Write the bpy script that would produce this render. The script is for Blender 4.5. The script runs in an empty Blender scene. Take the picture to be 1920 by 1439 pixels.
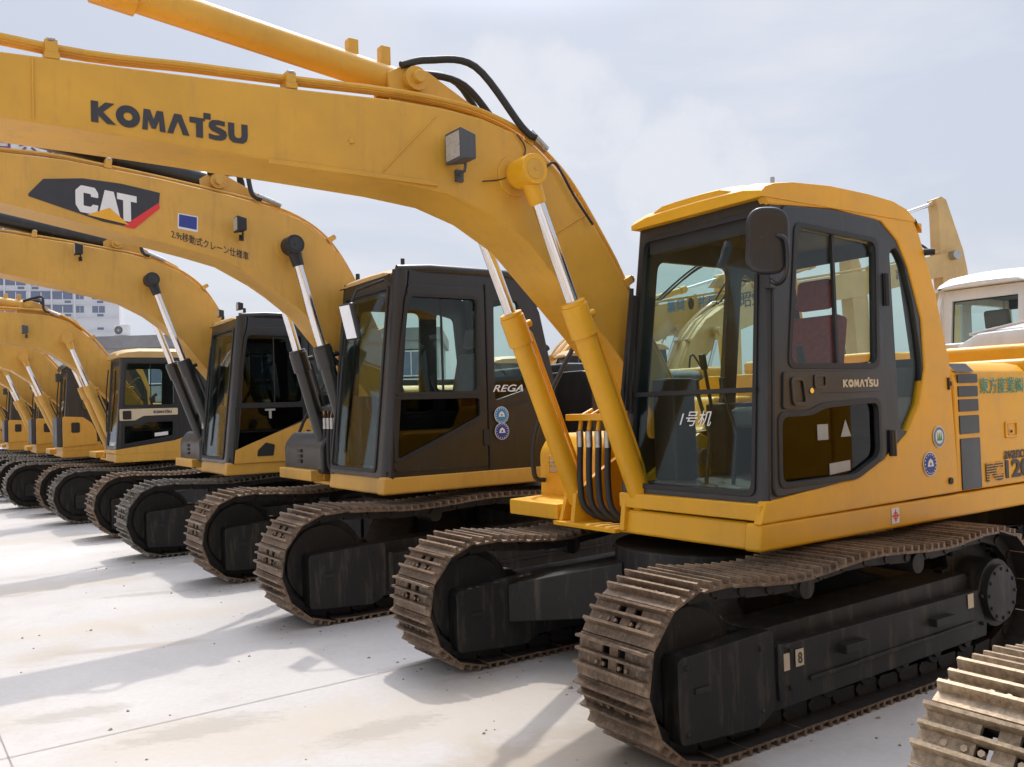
import bpy, bmesh, math, random
from mathutils import Vector, Matrix
random.seed(7)
R = math.radians
sc = bpy.context.scene
col = sc.collection

# ------------------------------------------------------------------ camera
cam_d = bpy.data.cameras.new('camera')
cam = bpy.data.objects.new('camera', cam_d)
col.objects.link(cam)
sc.camera = cam
PITCH, ROLL, CAM_H = .028, -.032, 1.69
cam_d.sensor_width = 36.0
cam_d.lens = 36.0 * 1650 / 1920
cam_d.clip_start = .05
cam_d.clip_end = 3000
_f = Vector((0, math.cos(PITCH), math.sin(PITCH)))
_r0 = Vector((1, 0, 0)); _u0 = Vector((0, -math.sin(PITCH), math.cos(PITCH)))
_r = _r0 * math.cos(ROLL) + _u0 * math.sin(ROLL)
_u = -_r0 * math.sin(ROLL) + _u0 * math.cos(ROLL)
cam.matrix_world = Matrix(((_r.x, _u.x, -_f.x, 0), (_r.y, _u.y, -_f.y, 0), (_r.z, _u.z, -_f.z, CAM_H), (0, 0, 0, 1)))

# ------------------------------------------------------------------ light and sky
SUN_TO = Vector((.03, .65, 1.0)).normalized()
sun_el = math.asin(SUN_TO.z)
sun_az = math.atan2(SUN_TO.x, SUN_TO.y)
sd = bpy.data.lights.new('sun', 'SUN')
sd.energy = 2.0
sd.angle = R(.9)
sd.color = (1.0, .93, .84)
sun = bpy.data.objects.new('sun', sd)
col.objects.link(sun)
sun.rotation_euler = (-SUN_TO).to_track_quat('-Z', 'Y').to_euler()
sun.location = (0, 0, 30)

world = bpy.data.worlds.new('World')
sc.world = world
world.use_nodes = True
wt = world.node_tree
wt.nodes.clear()
def wn(t, **kw):
    n = wt.nodes.new(t)
    for k, v in kw.items(): setattr(n, k, v)
    return n
sky = wn('ShaderNodeTexSky', sky_type='NISHITA')
sky.sun_disc = False
sky.sun_elevation = sun_el
sky.sun_rotation = sun_az
sky.air_density = 1.0; sky.dust_density = 3.5; sky.ozone_density = 1.5
tc = wn('ShaderNodeTexCoord')
mp = wn('ShaderNodeMapping'); mp.inputs['Scale'].default_value = (1, 1, 2.6)
wt.links.new(tc.outputs['Generated'], mp.inputs['Vector'])
nz = wn('ShaderNodeTexNoise'); nz.inputs['Scale'].default_value = 2.1; nz.inputs['Detail'].default_value = 7; nz.inputs['Roughness'].default_value = .55; nz.inputs['Distortion'].default_value = .35
wt.links.new(mp.outputs['Vector'], nz.inputs['Vector'])
rp = wn('ShaderNodeValToRGB')
rp.color_ramp.elements[0].position = .46; rp.color_ramp.elements[0].color = (.0, .0, .0, 1)
rp.color_ramp.elements[1].position = .62; rp.color_ramp.elements[1].color = (1, 1, 1, 1)
wt.links.new(nz.outputs['Fac'], rp.inputs['Fac'])
haze = wn('ShaderNodeMix', data_type='RGBA')       # thin summer haze over the blue
haze.inputs['Factor'].default_value = .78
haze.inputs['B'].default_value = (6.7, 7.2, 8.3, 1)
wt.links.new(sky.outputs['Color'], haze.inputs['A'])
cl = wn('ShaderNodeMix', data_type='RGBA')
cl.inputs['B'].default_value = (8.5, 8.6, 9.0, 1)
mm = wn('ShaderNodeMath', operation='MULTIPLY'); mm.inputs[1].default_value = .5
wt.links.new(rp.outputs['Color'], mm.inputs[0])
# one soft bank of cumulus stands above the middle of the row
bank = None
for dvec, lo, hi in (((.018, .944, .328), .9945, .9985), ((.09, .946, .31), .9955, .999), ((.2, .95, .235), .993, .998)):
    q = wn('ShaderNodeVectorMath', operation='DOT_PRODUCT'); q.inputs[1].default_value = Vector(dvec).normalized()
    wt.links.new(tc.outputs['Generated'], q.inputs[0])
    mr = wn('ShaderNodeMapRange'); mr.interpolation_type = 'SMOOTHSTEP'
    for k, v in ((1, lo), (2, hi), (3, 0.0), (4, .5)): mr.inputs[k].default_value = v
    wt.links.new(q.outputs['Value'], mr.inputs[0])
    if bank is None: bank = mr.outputs[0]
    else:
        mx = wn('ShaderNodeMath', operation='MAXIMUM'); wt.links.new(bank, mx.inputs[0]); wt.links.new(mr.outputs[0], mx.inputs[1]); bank = mx.outputs[0]
nb = wn('ShaderNodeTexNoise'); nb.inputs['Scale'].default_value = 11; nb.inputs['Detail'].default_value = 9; nb.inputs['Roughness'].default_value = .6
wt.links.new(tc.outputs['Generated'], nb.inputs['Vector'])
ad = wn('ShaderNodeMath', operation='ADD'); wt.links.new(bank, ad.inputs[0]); wt.links.new(nb.outputs['Fac'], ad.inputs[1])
edge = wn('ShaderNodeMapRange'); edge.interpolation_type = 'SMOOTHSTEP'
for k, v in ((1, .70), (2, 1.1), (3, 0.0), (4, .62)): edge.inputs[k].default_value = v
wt.links.new(ad.outputs[0], edge.inputs[0])
mxx = wn('ShaderNodeMath', operation='MAXIMUM'); wt.links.new(edge.outputs[0], mxx.inputs[0]); wt.links.new(mm.outputs[0], mxx.inputs[1])
wt.links.new(mxx.outputs[0], cl.inputs['Factor'])
wt.links.new(haze.outputs['Result'], cl.inputs['A'])
# the hazy glow round the sun (above the picture) and the brighter upper sky
def wm(op, a, b=None):
    n = wn('ShaderNodeMath', operation=op); n.use_clamp = False
    for i, v in enumerate((a, b)):
        if v is None: continue
        if isinstance(v, (int, float)): n.inputs[i].default_value = v
        else: wt.links.new(v, n.inputs[i])
    return n.outputs[0]
dt = wn('ShaderNodeVectorMath', operation='DOT_PRODUCT'); dt.inputs[1].default_value = SUN_TO
wt.links.new(tc.outputs['Generated'], dt.inputs[0])
g1 = wn('ShaderNodeMapRange'); g1.interpolation_type = 'SMOOTHSTEP'
for k, v in ((1, .83), (2, 1.0), (3, 1.0), (4, 5.6)): g1.inputs[k].default_value = v
wt.links.new(dt.outputs['Value'], g1.inputs[0])
sx = wn('ShaderNodeSeparateXYZ'); wt.links.new(tc.outputs['Generated'], sx.inputs[0])
g2 = wn('ShaderNodeMapRange'); g2.interpolation_type = 'SMOOTHSTEP'
for k, v in ((1, .35), (2, .9), (3, 1.0), (4, 1.35)): g2.inputs[k].default_value = v
wt.links.new(sx.outputs['Z'], g2.inputs[0])
glow = wm('MULTIPLY', g1.outputs[0], g2.outputs[0])
fin = wn('ShaderNodeVectorMath', operation='SCALE'); wt.links.new(cl.outputs['Result'], fin.inputs[0]); wt.links.new(glow, fin.inputs['Scale'])
bg = wn('ShaderNodeBackground'); bg.inputs['Strength'].default_value = .1
wt.links.new(fin.outputs[0], bg.inputs['Color'])
wo = wn('ShaderNodeOutputWorld')
wt.links.new(bg.outputs[0], wo.inputs['Surface'])

sc.view_settings.view_transform = 'Standard'
sc.view_settings.look = 'None'
sc.view_settings.exposure = .02
sc.view_settings.gamma = 1
sc.render.engine = 'CYCLES'
sc.cycles.use_denoising = True
sc.cycles.max_bounces = 10
sc.cycles.transparent_max_bounces = 24
sc.cycles.sample_clamp_indirect = 4

# ------------------------------------------------------------------ materials
MATS = {}
def nodes(name):
    m = bpy.data.materials.new(name); m.use_nodes = True
    nt = m.node_tree; b = nt.nodes['Principled BSDF']
    MATS[name] = m
    return m, nt, b
def noise(nt, scale, detail=4, rough=.6, coord='Object', stretch=None, dist=0):
    t = nt.nodes.new('ShaderNodeTexCoord'); n = nt.nodes.new('ShaderNodeTexNoise')
    n.inputs['Scale'].default_value = scale; n.inputs['Detail'].default_value = detail; n.inputs['Roughness'].default_value = rough
    n.inputs['Distortion'].default_value = dist
    if stretch:
        mpn = nt.nodes.new('ShaderNodeMapping'); mpn.inputs['Scale'].default_value = stretch
        nt.links.new(t.outputs[coord], mpn.inputs['Vector']); nt.links.new(mpn.outputs['Vector'], n.inputs['Vector'])
    else: nt.links.new(t.outputs[coord], n.inputs['Vector'])
    return n
def ramp(nt, src, p0, c0, p1, c1):
    r = nt.nodes.new('ShaderNodeValToRGB')
    r.color_ramp.elements[0].position = p0; r.color_ramp.elements[0].color = (*c0, 1)
    r.color_ramp.elements[1].position = p1; r.color_ramp.elements[1].color = (*c1, 1)
    nt.links.new(src, r.inputs['Fac'])
    return r
def mix(nt, fac, a, b, bt='MIX'):
    m = nt.nodes.new('ShaderNodeMix'); m.data_type = 'RGBA'; m.blend_type = bt
    for s, v in (('Factor', fac), ('A', a), ('B', b)):
        if isinstance(v, (int, float)): m.inputs[s].default_value = v
        elif isinstance(v, tuple): m.inputs[s].default_value = (*v, 1)
        else: nt.links.new(v, m.inputs[s])
    return m.outputs['Result']
def bump(nt, b, src, strength, dist=.01):
    bn = nt.nodes.new('ShaderNodeBump'); bn.inputs['Strength'].default_value = strength; bn.inputs['Distance'].default_value = dist
    nt.links.new(src, bn.inputs['Height']); nt.links.new(bn.outputs['Normal'], b.inputs['Normal'])
def paint(name, c, dirt=(.25, .15, .07), amount=.5, rough=.38, coat=.25):
    m, nt, b = nodes(name)
    n1 = noise(nt, 1.7, 6, .62); n2 = noise(nt, 26, 4, .7)
    st = noise(nt, 3.0, 5, .7, stretch=(3.5, 3.5, .5))
    r1 = ramp(nt, n1.outputs['Fac'], .35, tuple(x * .86 for x in c), .7, tuple(min(1, x * 1.06) for x in c))
    dm = ramp(nt, st.outputs['Fac'], .52, (0, 0, 0), .8, (1, 1, 1))
    sp = ramp(nt, n2.outputs['Fac'], .66, (0, 0, 0), .74, (1, 1, 1))
    k = nt.nodes.new('ShaderNodeMath'); k.operation = 'MULTIPLY'; k.inputs[1].default_value = amount
    nt.links.new(dm.outputs['Color'], k.inputs[0])
    c1 = mix(nt, k.outputs[0], r1.outputs['Color'], dirt)
    k2 = nt.nodes.new('ShaderNodeMath'); k2.operation = 'MULTIPLY'; k2.inputs[1].default_value = amount * .5
    nt.links.new(sp.outputs['Color'], k2.inputs[0])
    c2 = mix(nt, k2.outputs[0], c1, dirt)
    n3 = noise(nt, 9, 8, .78); n4 = noise(nt, .9, 3)
    ch = ramp(nt, n3.outputs['Fac'], .69, (0, 0, 0), .705, (1, 1, 1)); ar = ramp(nt, n4.outputs['Fac'], .5, (0, 0, 0), .62, (1, 1, 1))
    cf = mix(nt, 1.0, ch.outputs['Color'], ar.outputs['Color'], 'MULTIPLY')
    k3 = nt.nodes.new('ShaderNodeMath'); k3.operation = 'MULTIPLY'; k3.inputs[1].default_value = min(1, amount * 2.2)
    nt.links.new(cf, k3.inputs[0])
    c2 = mix(nt, k3.outputs[0], c2, (.13, .07, .04))
    nt.links.new(c2, b.inputs['Base Color'])
    rr = ramp(nt, n1.outputs['Fac'], .3, (rough - .08,) * 3, .75, (rough + .14,) * 3)
    nt.links.new(rr.outputs['Color'], b.inputs['Roughness'])
    b.inputs['Coat Weight'].default_value = coat; b.inputs['Coat Roughness'].default_value = .15
    bump(nt, b, noise(nt, 5, 3).outputs['Fac'], .06, .02)
    return m
def plain(name, c, rough=.5, metal=0, var=.12, scale=8):
    m, nt, b = nodes(name)
    n = noise(nt, scale, 5, .65)
    r = ramp(nt, n.outputs['Fac'], .3, tuple(x * (1 - var) for x in c), .7, tuple(min(1, x * (1 + var)) for x in c))
    nt.links.new(r.outputs['Color'], b.inputs['Base Color'])
    b.inputs['Roughness'].default_value = rough; b.inputs['Metallic'].default_value = metal
    return m
paint('bright_yellow', (.83, .42, .012), amount=.16, rough=.45, coat=.08)
paint('boom_yellow', (.70, .375, .04), amount=.3, rough=.46, coat=.06)
paint('ochre_yellow', (.68, .375, .065), amount=.35, rough=.45, coat=.1)
paint('pale_yellow', (.58, .38, .15), amount=.25, rough=.5, coat=.1)
paint('cream_yellow', (.72, .52, .23), amount=.3, rough=.5, coat=.05)
paint('black_paint', (.012, .013, .015), dirt=(.1, .09, .075), amount=.25, rough=.33, coat=.3)
paint('brown_black_paint', (.017, .014, .0125), dirt=(.09, .07, .05), amount=.25, rough=.4, coat=.2)
paint('undercarriage_black', (.012, .0115, .011), dirt=(.12, .095, .07), amount=.75, rough=.6, coat=0)
paint('grey_paint', (.075, .08, .09), dirt=(.16, .14, .11), amount=.4, rough=.5, coat=0)
paint('white_paint', (.74, .74, .73), dirt=(.4, .36, .3), amount=.3)
paint('silver_paint', (.52, .53, .55), dirt=(.3, .28, .25), amount=.3, rough=.34)
plain('rubber', (.018, .018, .019), .55)
plain('decal_black', (.035, .036, .045), .5)
plain('decal_grey', (.05, .045, .045), .55)
plain('decal_white', (.78, .78, .78), .5, var=.03)
plain('decal_red', (.72, .04, .04), .5, var=.03)
plain('decal_amber', (.85, .42, .03), .5, var=.03)
plain('decal_teal', (.05, .30, .22), .6, var=.25, scale=40)
plain('decal_blue', (.03, .05, .28), .5, var=.05)
plain('decal_sky', (.06, .25, .5), .5, var=.05)
plain('decal_beige', (.62, .52, .36), .5, var=.05)
plain('chrome', (.72, .73, .76), .12, 1, .04)
plain('steel_fitting', (.45, .44, .42), .35, 1, .2, 30)
plain('interior_dark', (.025, .026, .028), .7)
plain('seat_red', (.32, .035, .03), .8, 0, .25, 30)
plain('seat_grey', (.12, .12, .125), .85)
plain('lens', (.42, .42, .40), .12, 0, .35, 90)
plain('gold_lamp', (.8, .5, .2), .4)

plain('greasy_shade_black', (.02, .017, .015), .6, var=.4, scale=20)  # grease plus the darkness inside the track loop, both given as colour
def track_steel(name, hi, lo, rust):
    m, nt, b = nodes(name)
    n1 = noise(nt, 5, 8, .7); n2 = noise(nt, 40, 5, .7); n3 = noise(nt, 1.1, 3)
    r1 = ramp(nt, n1.outputs['Fac'], .3, lo, .68, hi)
    rm = ramp(nt, n3.outputs['Fac'], .42, (0, 0, 0), .62, (1, 1, 1))
    c1 = mix(nt, rm.outputs['Color'], r1.outputs['Color'], rust)
    g = ramp(nt, n2.outputs['Fac'], .35, (.55,) * 3, .65, (1.15,) * 3)
    c2 = mix(nt, 1.0, c1, g.outputs['Color'], 'MULTIPLY')
    ge = nt.nodes.new('ShaderNodeNewGeometry'); ed = ramp(nt, ge.outputs['Pointiness'], .55, (0, 0, 0), .66, (.55,) * 3)
    em = mix(nt, 1.0, ed.outputs['Color'], ramp(nt, n1.outputs['Fac'], .35, (.25,) * 3, .6, (1, 1, 1)).outputs['Color'], 'MULTIPLY')
    c2 = mix(nt, em, c2, tuple(min(1, x * 1.5) for x in hi))
    nt.links.new(c2, b.inputs['Base Color'])
    b.inputs['Metallic'].default_value = .3; b.inputs['Roughness'].default_value = .5
    bump(nt, b, n2.outputs['Fac'], .5, .006)
track_steel('track_steel', (.27, .19, .125), (.055, .041, .031), (.18, .115, .07))
track_steel('track_steel_sunlit', (.45, .35, .235), (.19, .14, .095), (.37, .27, .17))  # lighter copy of the track steel, with sunlight put into its colour
track_steel('track_steel_grey', (.22, .205, .17), (.06, .054, .046), (.13, .11, .085))

def glass(name, tint, refl=1.0, rough=.02):
    m = bpy.data.materials.new(name); m.use_nodes = True; MATS[name] = m
    nt = m.node_tree; nt.nodes.clear()
    o = nt.nodes.new('ShaderNodeOutputMaterial'); t = nt.nodes.new('ShaderNodeBsdfTransparent'); t.inputs['Color'].default_value = (*tint, 1)
    g = nt.nodes.new('ShaderNodeBsdfGlossy'); g.inputs['Roughness'].default_value = rough; g.inputs['Color'].default_value = (refl, refl, refl, 1)
    fr = nt.nodes.new('ShaderNodeLayerWeight'); fr.inputs['Blend'].default_value = .5
    pw = nt.nodes.new('ShaderNodeMath'); pw.operation = 'POWER'; pw.inputs[1].default_value = 4.5
    nt.links.new(fr.outputs['Facing'], pw.inputs[0])
    mu = nt.nodes.new('ShaderNodeMath'); mu.operation = 'MULTIPLY_ADD'; mu.inputs[1].default_value = .5; mu.inputs[2].default_value = .022
    nt.links.new(pw.outputs[0], mu.inputs[0])
    x = nt.nodes.new('ShaderNodeMixShader')
    nt.links.new(mu.outputs[0], x.inputs[0]); nt.links.new(t.outputs[0], x.inputs[1]); nt.links.new(g.outputs[0], x.inputs[2])
    nt.links.new(x.outputs[0], o.inputs['Surface'])
glass('cab_glass', (.84, .91, .88))
glass('dark_glass', (.40, .45, .44))
glass('window_glass', (.15, .18, .2))

# ------------------------------------------------------------------ mesh helpers
class MB:
    def __init__(s): s.v = []; s.f = []
    def add(s, vs, fs):
        o = len(s.v); s.v += [tuple(x) for x in vs]; s.f += [tuple(i + o for i in f) for f in fs]
        return s
    def box(s, x0, x1, y0, y1, z0, z1):
        vs = [(x, y, z) for z in (z0, z1) for y in (y0, y1) for x in (x0, x1)]
        return s.add(vs, [(0, 2, 3, 1), (4, 5, 7, 6), (0, 1, 5, 4), (2, 6, 7, 3), (0, 4, 6, 2), (1, 3, 7, 5)])
    def prism(s, poly, v0, v1, fn=None):
        """poly of (u, z), extruded along v"""
        n = len(poly); fn = fn or (lambda u, v, z: (u, v, z))
        vs = [fn(u, v0, z) for u, z in poly] + [fn(u, v1, z) for u, z in poly]
        return s.add(vs, [tuple(range(n)), tuple(range(2 * n - 1, n - 1, -1))] + [(i, i + n, (i + 1) % n + n, (i + 1) % n) for i in range(n)])
    def plan(s, poly, z0, z1):
        n = len(poly)
        vs = [(x, y, z0) for x, y in poly] + [(x, y, z1) for x, y in poly]
        return s.add(vs, [tuple(range(n - 1, -1, -1)), tuple(range(n, 2 * n))] + [(i, (i + 1) % n, (i + 1) % n + n, i + n) for i in range(n)])
    def cyl(s, p0, p1, r0, r1=None, n=20, caps=True):
        r1 = r0 if r1 is None else r1
        p0 = Vector(p0); p1 = Vector(p1); d = (p1 - p0).normalized()
        a = d.orthogonal().normalized(); b = d.cross(a)
        vs = []
        for p, r in ((p0, r0), (p1, r1)):
            for i in range(n):
                t = 2 * math.pi * i / n; vs.append(p + (a * math.cos(t) + b * math.sin(t)) * r)
        fs = [(i, (i + 1) % n, (i + 1) % n + n, i + n) for i in range(n)]
        if caps: fs += [tuple(range(n - 1, -1, -1)), tuple(range(n, 2 * n))]
        return s.add(vs, fs)
    def tube(s, pts, r, n=8):
        pts = [Vector(p) for p in pts]
        vs = []; up = None
        for i, p in enumerate(pts):
            d = (pts[min(i + 1, len(pts) - 1)] - pts[max(i - 1, 0)]).normalized()
            if up is None: up = d.orthogonal().normalized()
            up = (up - d * up.dot(d)).normalized(); b = d.cross(up)
            for k in range(n):
                t = 2 * math.pi * k / n; vs.append(p + (up * math.cos(t) + b * math.sin(t)) * r)
        fs = [(i * n + k, i * n + (k + 1) % n, (i + 1) * n + (k + 1) % n, (i + 1) * n + k) for i in range(len(pts) - 1) for k in range(n)]
        fs += [tuple(range(n - 1, -1, -1)), tuple(range((len(pts) - 1) * n, len(pts) * n))]
        return s.add(vs, fs)
    def build(s, name, mat, parent=None, bevel=0, smooth=40, seg=2, loc=None):
        me = bpy.data.meshes.new(name); me.from_pydata(s.v, [], s.f); me.update()
        bm = bmesh.new(); bm.from_mesh(me); bmesh.ops.recalc_face_normals(bm, faces=bm.faces); bm.to_mesh(me); bm.free()
        return link(name, me, mat, parent, bevel, smooth, seg)
def link(name, me, mat, parent=None, bevel=0, smooth=40, seg=2):
    if mat: me.materials.append(MATS[mat] if isinstance(mat, str) else mat)
    for p in me.polygons: p.use_smooth = True
    me.set_sharp_from_angle(angle=R(smooth))
    o = bpy.data.objects.new(name, me); col.objects.link(o)
    if parent is not None: attach(o, parent)
    if bevel:
        b = o.modifiers.new('bevel', 'BEVEL'); b.width = bevel; b.segments = seg; b.limit_method = 'ANGLE'; b.angle_limit = R(35); b.harden_normals = True
    return o
def attach(o, parent):
    o.parent = parent
    if parent.type == 'EMPTY' and 'cx' in parent.keys(): o.location = (-parent['cx'], -parent['cy'], 0)
def smooth_path(pts, k=6):
    """Catmull-Rom through the points"""
    P = [Vector(p) for p in pts]; out = []
    for i in range(len(P) - 1):
        a = P[max(i - 1, 0)]; b = P[i]; c = P[i + 1]; d = P[min(i + 2, len(P) - 1)]
        for j in range(k):
            t = j / k
            out.append(.5 * ((2 * b) + (c - a) * t + (2 * a - 5 * b + 4 * c - d) * t * t + (3 * b - a - 3 * c + d) * t ** 3))
    out.append(P[-1]); return out
def rnd(poly, r, k=4, skip=()):
    """round the corners of a 2D polygon"""
    out = []; n = len(poly)
    for i in range(n):
        p = Vector(poly[i]); a = Vector(poly[i - 1]) - p; b = Vector(poly[(i + 1) % n]) - p
        if i in skip: out.append(tuple(p)); continue
        rr = min(r, a.length * .45, b.length * .45)
        p0 = p + a.normalized() * rr; p1 = p + b.normalized() * rr
        for j in range(k + 1):
            t = j / k; out.append(tuple(p0 * (1 - t) ** 2 + p * 2 * t * (1 - t) + p1 * t * t))
    return out
def panel2d(outer, holes, thick, bev=.004):
    cu = bpy.data.curves.new('c', 'CURVE'); cu.dimensions = '2D'; cu.fill_mode = 'BOTH'
    cu.extrude = max(thick / 2 - bev, .0005); cu.bevel_depth = bev; cu.bevel_resolution = 1
    for poly in [outer] + list(holes):
        sp = cu.splines.new('POLY'); sp.points.add(len(poly) - 1)
        for i, (x, y) in enumerate(poly): sp.points[i].co = (x, y, 0, 1)
        sp.use_cyclic_u = True
    o = bpy.data.objects.new('c', cu); col.objects.link(o)
    dg = bpy.context.evaluated_depsgraph_get(); me = bpy.data.meshes.new_from_object(o.evaluated_get(dg))
    vs = [tuple(v.co) for v in me.vertices]; fs = [tuple(p.vertices) for p in me.polygons]
    bpy.data.objects.remove(o); bpy.data.curves.remove(cu); bpy.data.meshes.remove(me)
    return vs, fs
def add_panel(mb, outer, holes, thick, fn, bev=.004):
    vs, fs = panel2d(outer, holes, thick, bev)
    mb.add([fn(*v) for v in vs], fs)
    return mb
def side(v):                       # plane facing -v
    return lambda x, y, t: (x, v + t, y)
def text2d(s, size, bold=0, shear=0, spacing=1.0, extr=.001):
    cu = bpy.data.curves.new('t', 'FONT'); cu.body = s; cu.size = size; cu.offset = bold; cu.shear = shear; cu.space_character = spacing; cu.extrude = extr
    o = bpy.data.objects.new('t', cu); col.objects.link(o)
    dg = bpy.context.evaluated_depsgraph_get(); me = bpy.data.meshes.new_from_object(o.evaluated_get(dg))
    vs = [tuple(v.co) for v in me.vertices]; fs = [tuple(p.vertices) for p in me.polygons]
    bpy.data.objects.remove(o); bpy.data.curves.remove(cu); bpy.data.meshes.remove(me)
    return vs, fs
def lettering(name, s, x0, x1, y0, y1, fn, mat, parent, bold=0, shear=0, spacing=1.0, rot=0):
    """text fitted in the rectangle x0..x1, y0..y1 of the plane fn"""
    vs, fs = text2d(s, 1.0, bold, shear, spacing)
    ax = min(v[0] for v in vs); bx = max(v[0] for v in vs); ay = min(v[1] for v in vs); by = max(v[1] for v in vs)
    out = []
    for x, y, t in vs:
        X = (x - ax) / (bx - ax) * (x1 - x0); Y = (y - ay) / (by - ay) * (y1 - y0)
        c, s_ = math.cos(rot), math.sin(rot)
        out.append(fn(x0 + X * c - Y * s_, y0 + X * s_ + Y * c, t))
    return MB().add(out, fs).build(name, mat, parent)
BLOCK = {   # heavy block capitals on a unit square: list of polygons
 'K': [[(0, 0), (.3, 0), (.3, .36), (.66, 0), (1.04, 0), (.5, .53), (.98, 1), (.6, 1), (.3, .68), (.3, 1), (0, 1)]],
 'M': [[(0, 0), (.24, 0), (.26, .55), (.42, .1), (.6, .1), (.76, .55), (.78, 0), (1.04, 0), (.94, 1), (.66, 1), (.51, .52), (.36, 1), (.08, 1)]],
 'A': [[(0, 0), (.27, 0), (.5, .66), (.73, 0), (1.02, 0), (.66, 1), (.34, 1)]],
 'T': [[(0, .98), (0, .7), (.3, .7), (.3, 0), (.62, 0), (.62, .86), (.72, .86), (.72, .98)], [(.66, .98), (1.0, .98), (1.0, 1.28), (.66, 1.28)]],
 'U': [[(0, 1), (0, .38), (.06, .14), (.24, 0), (.72, 0), (.9, .14), (.96, .38), (.96, 1), (.66, 1), (.66, .38), (.58, .26), (.38, .26), (.3, .38), (.3, 1)]],
 'S': [[(.02, .04), (.3, -.02), (.62, 0), (.82, .1), (.9, .3), (.84, .5), (.6, .62), (.36, .68), (.36, .74), (.52, .78), (.8, .74), (.8, .98), (.5, 1.02), (.2, .98), (.04, .84), (.02, .62), (.14, .46), (.4, .36), (.56, .3), (.54, .24), (.3, .22), (.02, .28)]],
}
def ring(cx, cy, rx, ry, n=28): return [(cx + rx * math.cos(2 * math.pi * i / n), cy + ry * math.sin(2 * math.pi * i / n)) for i in range(n)]
def block_word(name, word, x0, x1, y0, y1, fn, mat, parent):
    W = {'K': 1.0, 'O': 1.05, 'M': 1.05, 'A': .98, 'T': .82, 'U': .96, 'S': .9}
    gap = .06; tot = sum(W[c] for c in word) + gap * (len(word) - 1)
    s = (x1 - x0) / tot; h = y1 - y0; mb = MB(); x = x0
    for c in word:
        m = lambda p: (x + p[0] * s, y0 + p[1] * h)
        if c == 'O': add_panel(mb, [m(p) for p in ring(.5, .5, .52, .53)], [[m(p) for p in ring(.5, .5, .2, .2)]], .002, fn, .0002)
        else:
            for poly in BLOCK[c]: add_panel(mb, [m(p) for p in poly], [], .002, fn, .0002)
        x += (W[c] + gap) * s
    return mb.build(name, mat, parent)
def decal(name, poly, fn, mat, parent):
    return add_panel(MB(), poly, [], .0024, fn, .0002).build(name, mat, parent)
def round_sticker(x, y, r, fn0, rim, face, parent, glyph=None, gm='decal_white'):
    """round sticker with a rim, ring of marks and an emblem"""
    s = decal('sticker', ring(x, y, r, r * 1.0), fn0(0), 'decal_white', parent)
    a = decal('sticker_band', ring(x, y, r * .93, r * .93), fn0(.0012), rim, s); a.location = (0, 0, 0)
    b = decal('sticker_face', ring(x, y, r * .64, r * .64), fn0(.0024), face, s); b.location = (0, 0, 0)
    mb = MB()
    for i in range(16):
        t = 2 * math.pi * i / 16; cx_, cy_ = x + math.cos(t) * r * .79, y + math.sin(t) * r * .79
        add_panel(mb, ring(cx_, cy_, r * .06, r * .06, 5), [], .002, fn0(.0034), .0002)
    if glyph == 'tree':
        for dx in (-.28, 0, .28):
            add_panel(mb, [(x + (dx - .13) * r, y - .35 * r), (x + (dx + .13) * r, y - .35 * r), (x + dx * r, y + .4 * r)], [], .002, fn0(.0046), .0002)
    else:
        add_panel(mb, [(x - .45 * r, y - .2 * r), (x + .45 * r, y - .2 * r), (x + .3 * r, y + .25 * r), (x, y + .45 * r), (x - .3 * r, y + .25 * r)], [ring(x, y, .14 * r, .14 * r, 8)], .002, fn0(.0046), .0002)
    mb.build('sticker_marks', gm, s).location = (0, 0, 0)
    return s

# ------------------------------------------------------------------ crawler tracks
def track_path(L, r, sag):
    """closed centre line of the shoes in (u, z), front at u=0"""
    c0, c1 = r + .0, L - r
    zc = r + .035
    pts = []
    for i in range(int(c1 * 14)):                               # bottom, front to rear
        u = c0 + .12 + (c1 - c0 - .24) * i / int(c1 * 14); pts.append((u, .03))
    for i in range(17):                                         # rear
        t = -math.pi / 2 + math.pi * i / 16; pts.append((c1 + r * math.cos(t), zc + r * math.sin(t) * (.97 if i > 8 else 1)))
    m = 26
    for i in range(1, m):                                       # sagging top run
        t = i / m; u = c1 + (c0 - c1) * t
        z = zc + r - sag * (math.sin(math.pi * 2 * t) ** 2) * (1 if t > .5 else .75)
        pts.append((u, z))
    for i in range(17):
        t = math.pi / 2 + math.pi * i / 16; pts.append((c0 + r * math.cos(t), zc + r * math.sin(t)))
    return pts
def resample(pts, n):
    P = [Vector((a, b)) for a, b in pts]; P.append(P[0].copy())
    d = [0]
    for a, b in zip(P, P[1:]): d.append(d[-1] + (b - a).length)
    out = []; j = 0
    for i in range(n):
        t = d[-1] * i / n
        while d[j + 1] < t: j += 1
        out.append(P[j].lerp(P[j + 1], (t - d[j]) / max(d[j + 1] - d[j], 1e-9)))
    return out, d[-1]
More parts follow.
